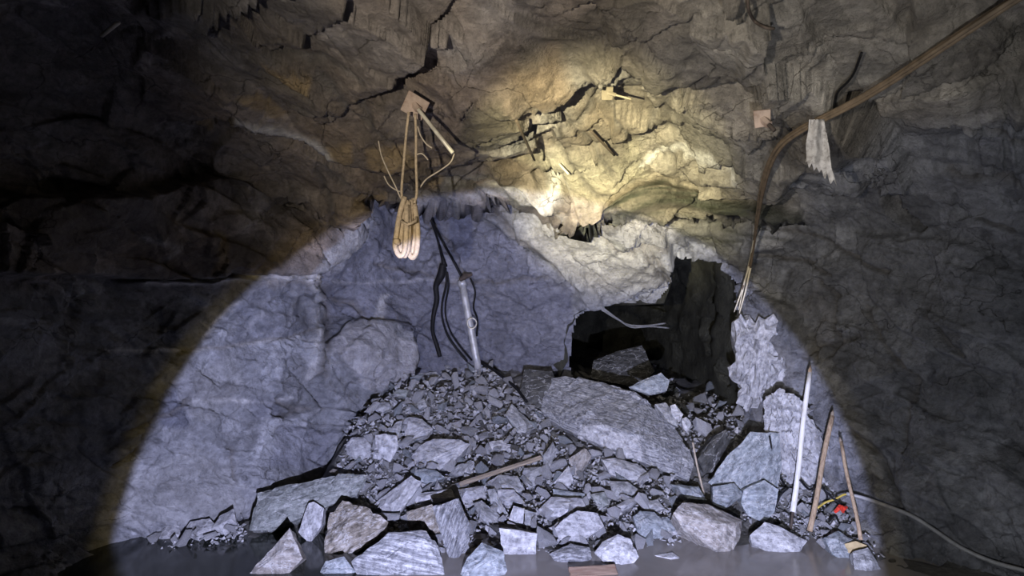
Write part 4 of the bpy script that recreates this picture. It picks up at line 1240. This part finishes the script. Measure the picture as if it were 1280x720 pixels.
# left bolt with its plate, and the ropes hung from it
dB = near_depth(518, 132, 18) - 0.05
bolt, bc = rock_bolt('square rusty plate and long pale rod above the hanging rope bundle', [(511, 112), (537, 128), (526, 151), (500, 137)], dB, (519, 132), (566, 191), dB - 0.13, 0.011, M['steel'])
dR = dB - 0.09
root = empty('hanging_rope', at(512, 148, dR))
tag(root, 'tan rope hanging from the left bolt plate, doubled into a coiled bundle', 'rope')
ro = root.location
for pts in ([(511, 140), (508, 165), (505, 200), (502, 236), (503, 252)], [(519, 142), (520, 170), (520, 205), (521, 240), (518, 254)]):
    P = local([at(x, y, dR + 0.02 * math.sin(i)) for i, (x, y) in enumerate(pts)], ro)
    bm_obj('strand', tube_bm([(spline(P, 5), 0.0075)], 7), M['rope'], root, smooth=True)
for k, pts in enumerate(([(506, 246), (500, 266), (496, 290), (494, 308), (500, 320), (506, 312), (508, 285), (508, 256)],
                         [(508, 250), (504, 272), (501, 296), (501, 312), (506, 320), (510, 308), (511, 280), (510, 252)],
                         [(514, 250), (513, 275), (511, 300), (511, 316), (516, 322), (521, 312), (522, 285), (518, 256)],
                         [(517, 248), (520, 270), (519, 296), (516, 312), (514, 320), (511, 308), (514, 280), (515, 254)])):
    P = local([at(x, y, dR - 0.03 + 0.022 * k) for x, y in pts], ro)
    bm_obj('loop', tube_bm([(spline(P, 5), 0.0145)], 8), M['rope'], root, smooth=True)
bm_obj('binding', tube_bm([(local([at(501, 276, dR - 0.06), at(509, 281, dR - 0.075), at(519, 277, dR - 0.06), at(521, 272, dR), at(510, 270, dR + 0.06), at(501, 273, dR), at(501, 276, dR - 0.06)], ro), 0.008)], 7), M['rope'], root, smooth=True)
bm_obj('knot', tube_bm([(local([at(493, 299, dR - 0.03), at(496, 302, dR - 0.05), at(499, 305, dR - 0.03)], ro), [0.012, 0.019, 0.012])], 8), M['rope'], root, smooth=True)


def strand_thing(name, label, cat, pts3, rad, mat, group=None, n=6, sides=6):
    P = spline(pts3, n)
    if hasattr(rad, '__len__'):
        rad = list(np.interp(np.linspace(0, 1, len(P)), np.linspace(0, 1, len(rad)), rad))
    o = bm_obj(name, tube_bm([(local(P, pts3[0]), rad)], sides), mat, None, pts3[0], True)
    return tag(o, label, cat, group)


G2 = 'loose wires and twigs around the hanging rope'
strand_thing('wire', 'crooked pale wire dangling left of the hanging rope', 'wire', [at(x, y, dR + 0.1) for x, y in [(473, 176), (477, 195), (486, 216), (494, 232), (500, 246), (505, 254)]], 0.0042, M['wire'], G2)
strand_thing('wire', 'short curly wire right of the rope just below the bolt rod', 'wire', [at(x, y, dR) for x, y in [(522, 158), (526, 170), (533, 180), (540, 185)]], 0.0042, M['wire'], G2)
strand_thing('wire', 'tiny hooked wire end beside the right rope strand', 'wire', [at(x, y, dR) for x, y in [(521, 193), (527, 192), (532, 196), (535, 200)]], 0.0038, M['wire'], G2)
strand_thing('wire', 'long pale wire running up right from the rope knot to under the rod', 'wire', [at(x, y, dR + 0.08) for x, y in [(524, 236), (533, 224), (550, 213), (563, 203), (568, 192)]], 0.0042, M['wire'], G2)
strand_thing('wire', 'kinked pale wire end left of the rope at the roof edge', 'wire', [at(x, y, dR + 0.1) for x, y in [(480, 220), (486, 231), (496, 238), (504, 240)]], 0.0038, M['wire'], G2)

d2 = near_depth(952, 150, 14) - 0.03
rock_bolt('square pinkish bolt plate with dark stub left of the white rag', [(941, 138), (963, 136), (963, 157), (943, 160)], d2, (956, 151), (968, 163), d2 - 0.06, 0.011, M['darkrod'])
d3 = near_depth(758, 118, 12) - 0.03
rock_bolt('small faded bolt plate with thin rod near the bright patch of roof', [(751, 109), (766, 108), (765, 125), (752, 125)], d3, (763, 117), (789, 124), d3 - 0.05, 0.006, M['darksteel'], 'stained')
G3 = 'bare steel rods sticking out of the roof'
for pts, rad, mt, lab in (([(648, 156), (657, 178), (668, 200)], 0.009, 'darkrod', 'dark steel rod sticking down from the roof left of the bright patch'),
                          ([(129, 43), (138, 36), (148, 28)], 0.010, 'steel', 'short pale rod at the dark upper left of the roof'),
                          ([(700, 206), (706, 212), (711, 218)], 0.010, 'steel', 'short pale stub beside the dark gap at the roof edge'),
                          ([(741, 166), (754, 180), (768, 194)], 0.009, 'darkrod', 'grey rod lying along the bright patch of roof')):
    o = hug(*pts[0], 0.03)
    e = hug(*pts[-1], 0.10)
    dr = (e - o)
    strand_thing('steel_rod', lab, 'rod', [o - dr * 0.1, o + dr * 0.5, e], rad, M[mt], G3, 2, 8)

# cable bundle along the right of the roof, ending in bare tails
root = empty('cable_bundle', hug(1030, 150, 0.08))
tag(root, 'bundle of brown cables sagging from the top right corner, ends hanging over the passage', 'cable')
cpath = [(1290, -14), (1262, 2), (1205, 42), (1150, 76), (1110, 106), (1075, 126), (1030, 150), (995, 163), (972, 175), (960, 200), (953, 230), (948, 262), (945, 300), (938, 335), (930, 362), (922, 390)]
offs = [0.05] * len(cpath)
for k, (dx, dy, rad, mt) in enumerate(((0, -3, 0.015, 'cable'), (1, 2, 0.013, 'cable'), (-2, 0, 0.011, 'cable'))):
    P = []
    for i, (x, y) in enumerate(cpath):
        s_ = i / (len(cpath) - 1)
        f_ = 1.0 if i < 8 else 0.9
        xx = x + dx * f_ + (2.5 * math.sin(i * 1.3 + k * 2) if i > 8 else 0)
        P.append(hug(min(xx, 1300), max(y + dy * f_, -15), 0.06 + 0.012 * k, 10))
    for _ in range(2):
        P = [P[0]] + [(a + b_ * 2 + c) / 4 for a, b_, c in zip(P, P[1:], P[2:])] + [P[-1]]
    S = spline(P[:-3 + k], 6)
    rr = list(np.linspace(rad, rad * 0.62, len(S)))
    o = bm_obj('cable', tube_bm([(local(S, root.location), rr)], 8), M[mt], root, smooth=True)
    T_ = spline(P[-4 + k if k < 2 else -3:], 6)
    bm_obj('bare_end', tube_bm([(local(T_, root.location), list(np.linspace(0.009, 0.005, len(T_))))], 7), M['bare'], o, smooth=True)
strand_thing('wire', 'thin black wire reaching up from the cable bundle above the white rag', 'wire', [hug(x, y, 0.04) for x, y in [(1077, 66), (1068, 90), (1060, 102), (1048, 114), (1044, 125), (1042, 138)]], 0.0065, M['black'])
strand_thing('wire', 'thin dark wire at the top edge right of the bright patch', 'wire', [hug(x, max(y, -10), 0.04) for x, y in [(934, -8), (936, 12), (943, 26), (956, 34), (968, 36)]], 0.007, M['darkrod'])

# rag hung over the cable
rag_out = [(1012, 150), (1029, 149), (1035, 172), (1041, 196), (1046, 222), (1042, 231), (1039, 219), (1034, 225), (1033, 213), (1027, 209), (1022, 212), (1018, 204), (1013, 209), (1012, 201), (1006, 203), (1008, 180), (1010, 165)]
dg = near_depth(1025, 160, 14) - 0.05
bm = bmesh.new()
rows = []
ro = at(1020, 150, dg)
hem_u = [0, 0.08, 0.16, 0.26, 0.34, 0.42, 0.5, 0.58, 0.66, 0.74, 0.82, 0.9, 1.0]
hem_y = [203, 202, 210, 204, 213, 209, 216, 211, 224, 214, 230, 224, 233]
for i in range(26):
    t = i / 25
    row = []
    for j in range(13):
        u = hem_u[j]
        y = 149 + t * (hem_y[j] - 149)
        x = (1012 + 18 * u) * (1 - t) + (1006 + 39 * u) * t + 1.5 * math.sin(t * 9 + u * 5) * t
        row.append(bm.verts.new(at(x, y, dg + 0.018 * math.sin(u * 9 + t * 3) + 0.010 * math.sin(t * 11 + u * 4) + 0.05 * t) - ro))
    rows.append(row)
for r0, r1 in zip(rows[:-1], rows[1:]):
    for j in range(12):
        bm.faces.new((r0[j], r0[j + 1], r1[j + 1], r1[j]))
front = list(bm.faces)
back = {v: bm.verts.new(v.co + Vector((0, 0.007, 0))) for r_ in rows for v in r_}
for f in front:
    bm.faces.new([back[v] for v in f.verts][::-1])
rim = [rows[0][j] for j in range(13)] + [r_[12] for r_ in rows[1:]] + [rows[-1][j] for j in range(11, -1, -1)] + [r_[0] for r_ in rows[-2:0:-1]]
for a, b_ in zip(rim, rim[1:] + rim[:1]):
    bm.faces.new((b_, a, back[a], back[b_]))
o = bm_obj('rag', bm, M['rag'], None, ro, True)
tag(o, 'torn dirty white rag hanging from the cable bundle on the right', 'rag')


# poles leaning at the right
def pole(label, p0, p1, rad, mat, tip=None, foot=None, group='poles leaning at the right wall'):
    root = empty('pole', p0)
    tag(root, label, 'pole', group)
    v = p1 - p0
    segs = [Vector((0, 0, 0)) + v * t + Vector((0.004 * math.sin(t * 7), 0, 0)) for t in np.linspace(0, 1, 9)]
    bm_obj('shaft', tube_bm([(segs, [r * rad for r in (1.06, 1.04, 1.02, 1, 1, 1, 0.98, 0.97, 0.96)])], 12), mat, root, smooth=True)
    if tip:
        bm_obj('tip', tube_bm([([v * 0.985, v * 1.02, v * 1.06], [rad * 0.8, rad * 0.75, rad * 0.15])], 8), tip, root, smooth=True)
    if foot:
        bm_obj('foot', tube_bm([([v * -0.11, v * -0.05, v * 0.005], [rad * 0.5, rad * 0.55, rad * 0.6])], 8), foot, root, smooth=True)
    return root


pole('long white pole leaning at the right wall, tallest of the three poles', at(991, 640, 4.08), at(1012, 466, 4.45), 0.0175, M['whitepole'], M['wood'], M['darkrod'])
pole('brown wooden pole leaning in the middle of the three poles', at(1012, 664, 3.93), at(1040, 520, 4.22), 0.016, M['wood'], M['lath'])
pole('short wooden pole leaning left, rightmost of the three poles', at(1076, 675, 3.72), at(1051, 552, 4.1), 0.0115, M['wood'], M['lath'])
bm = hull_bm([at(x, y, d) - at(1070, 684, 3.75) for d in (3.68, 3.9) for x, y in [(1056, 680), (1070, 676), (1084, 682), (1082, 692), (1060, 691)]])
bmesh.ops.subdivide_edges(bm, edges=bm.edges, cuts=2, use_grid_fill=True)
displace_bm(bm, 0.006, 0.06, 77)
tag(bm_obj('block', bm, M['tanblock'], None, at(1070, 684, 3.75)), 'tan lump of wood under the foot of the rightmost pole', 'block')

# hose, wires and red bits around the poles
strand_thing('hose', 'thin grey hose running down the right wall to the bottom right corner', 'hose', [at(1058, 617, 4.05), hug(1085, 624, 0.04), hug(1110, 633, 0.05), hug(1140, 645, 0.05), hug(1170, 664, 0.05), hug(1200, 684, 0.05), hug(1240, 702, 0.05), hug(1290, 716, 0.05)], 0.012, M['hose'], None, 6, 10)
G4 = 'tangled thin wires around the poles'
for i, (pts, d, mt, lab) in enumerate((
        ([(1022, 635), (1032, 628), (1044, 624), (1056, 618), (1066, 620)], 4.05, 'yellow', 'yellow wire crossing behind the middle pole'),
        ([(1030, 612), (1040, 622), (1050, 630), (1062, 650), (1058, 664)], 4.0, 'black', 'black wire curling down between the middle and rightmost poles'),
        ([(1036, 652), (1044, 645), (1050, 655), (1060, 660), (1066, 674)], 3.95, 'black', 'black wire loop low between the middle and rightmost poles'),
        ([(985, 610), (975, 620), (968, 640), (975, 655), (985, 662)], 4.2, 'black', 'black wire left of the foot of the white pole'),
        ([(962, 545), (968, 580), (980, 606), (990, 630), (998, 648)], 4.35, 'black', 'long black wire hanging behind the white pole'),
        ([(1000, 600), (1012, 612), (1024, 608), (1034, 620), (1028, 640)], 4.15, 'black', 'black wire between the white pole and the middle pole'))):
    strand_thing('wire', lab, 'wire', [at(x, y, d + 0.02 * math.sin(k * 2 + i)) for k, (x, y) in enumerate(pts)], 0.007, M[mt], G4)
root = empty('red_clip', at(1050, 636, 3.98))
tag(root, 'small red plastic scraps tangled in the wires behind the rightmost pole', 'scrap')
for a, b_ in (((1044, 640), (1053, 633)), ((1049, 632), (1054, 640)), ((1053, 638), (1058, 634))):
    P = local([at(*a, 3.97), at((a[0] + b_[0]) / 2, (a[1] + b_[1]) / 2 - 1, 3.95), at(*b_, 3.97)], root.location)
    bm_obj('piece', tube_bm([(P, [0.010, 0.014, 0.009])], 6), M['red'], root)

# pipe standing against the rock face, with its cables
root = empty('pipe', at(597, 456, 6.0))
tag(root, 'grey steel pipe leaning against the blue rock face above the rubble', 'pipe')
ro = root.location
v = at(578, 356, 6.12) - ro
bm_obj('tube', tube_bm([([v * t for t in np.linspace(-0.05, 1, 7)], 0.036)], 14), M['pipe'], root, smooth=True)
bm_obj('collar', tube_bm([([v * 0.98, v * 1.05], 0.045)], 14), M['pipe'], root, smooth=True)
cc_ = at(590, 404, 5.97) - ro
bm_obj('ring', tube_bm([([cc_ + Vector((0.045 * math.cos(t), -0.02 * abs(math.sin(t)), 0.05 * math.sin(t))) for t in np.linspace(0, 6.28, 18)], 0.006)], 6), M['steel'], root, smooth=True)
bm_obj('clamp', tube_bm([([at(575, 350, 6.02) - ro, at(582, 345, 6.0) - ro, at(590, 343, 6.02) - ro], [0.02, 0.03, 0.014])], 8), M['darkrod'], root)
G5 = 'black cables hanging down the rock face by the pipe'
for pts, rad, lab in (([(538, 273), (552, 300), (566, 325), (577, 346)], [0.013] * 4, 'straight black cable from the roof edge down to the pipe top'),
                      ([(539, 276), (547, 300), (553, 322), (556, 334)], [0.010, 0.012, 0.018, 0.03], 'black cable hanging left of the pipe, swelling into a tangled lump'),
                      ([(554, 330), (551, 345), (545, 358), (546, 375), (542, 395), (541, 415), (546, 432), (550, 446)], [0.035, 0.045, 0.030, 0.028, 0.022, 0.020, 0.022, 0.022], 'thick black cable tail hanging furthest left on the rock face'),
                      ([(557, 335), (558, 355), (553, 378), (553, 398), (560, 420), (572, 438), (584, 452)], 0.012, 'black cable curving from the lump to the foot of the pipe, outer one'),
                      ([(559, 340), (561, 358), (557, 380), (558, 400), (566, 420), (578, 437), (590, 453)], 0.010, 'black cable curving from the lump to the foot of the pipe, inner one'),
                      ([(588, 348), (594, 365), (592, 385), (597, 400), (596, 420)], 0.010, 'black cable hanging along the right side of the pipe'),
                      ([(598, 452), (612, 462), (628, 474), (645, 488), (658, 505)], 0.014, 'black cable trailing from the pipe foot towards the big streaky slab')):
    off = 0.10
    P3_ = []
    for x, y in pts:
        if y > 452:
            P3_.append(mound_hit(x, y) + Vector((0, -0.05, 0.03)))
        else:
            P3_.append(hug(x, y, off * 0.6, 8))
    strand_thing('cable', lab, 'cable', P3_, rad, M['black'], G5)

# cables in the passage mouth
for k, pts in enumerate(([(752, 387), (770, 398), (786, 406), (808, 407), (832, 404)], [(755, 386), (774, 400), (790, 409), (812, 408), (836, 410)])):
    strand_thing('cable', ['pale cable slung across the passage mouth, upper one', 'pale cable slung across the passage mouth, lower one'][k], 'cable', [at(x, y, 6.3 + 0.1 * i) for i, (x, y) in enumerate(pts)], 0.010, M['hose'], 'cables in the passage mouth')

# timber lath and board
def timber(name, label, a, b_, w_, t_, mat, cat):
    a, b_ = Vector(a), Vector(b_)
    x = (b_ - a)
    Lh = x.length / 2
    x.normalize()
    z = Vector((0, -0.6, 0.8))
    z = (z - x * z.dot(x)).normalized()
    y = z.cross(x)
    bm = bmesh.new()
    r = bmesh.ops.create_cube(bm, size=1)
    bmesh.ops.scale(bm, vec=(Lh * 2, w_, t_), verts=bm.verts)
    bmesh.ops.bevel(bm, geom=list(bm.edges), offset=0.004, segments=1, affect='EDGES')
    bmesh.ops.triangulate(bm, faces=bm.faces)
    bmesh.ops.subdivide_edges(bm, edges=bm.edges, cuts=3, use_grid_fill=True)
    displace_bm(bm, 0.004, 0.05, 90)
    o = bm_obj(name, bm, mat)
    mw = Matrix((x, y, z)).transposed().to_4x4()
    mw.translation = (a + b_) / 2
    o.matrix_world = mw
    return tag(o, label, cat)


timber('timber_lath', 'weathered brown timber lath lying across the middle of the rubble', mound_hit(576, 609) + Vector((0, -0.10, 0.055)), mound_hit(676, 577) + Vector((0, -0.10, 0.06)), 0.032, 0.018, M['lath'], 'timber')
timber('timber_board', 'short rusty brown board in the puddle at the bottom edge', at(712, 716, 3.44), at(770, 712, 3.5), 0.06, 0.02, M['board'], 'timber')
strand_thing('stick', 'thin yellowish stick standing in the gap right of the big streaky slab', 'stick', [at(866, 553, 4.7), at(871, 580, 4.62), at(880, 618, 4.5)], 0.008, M['wire'])
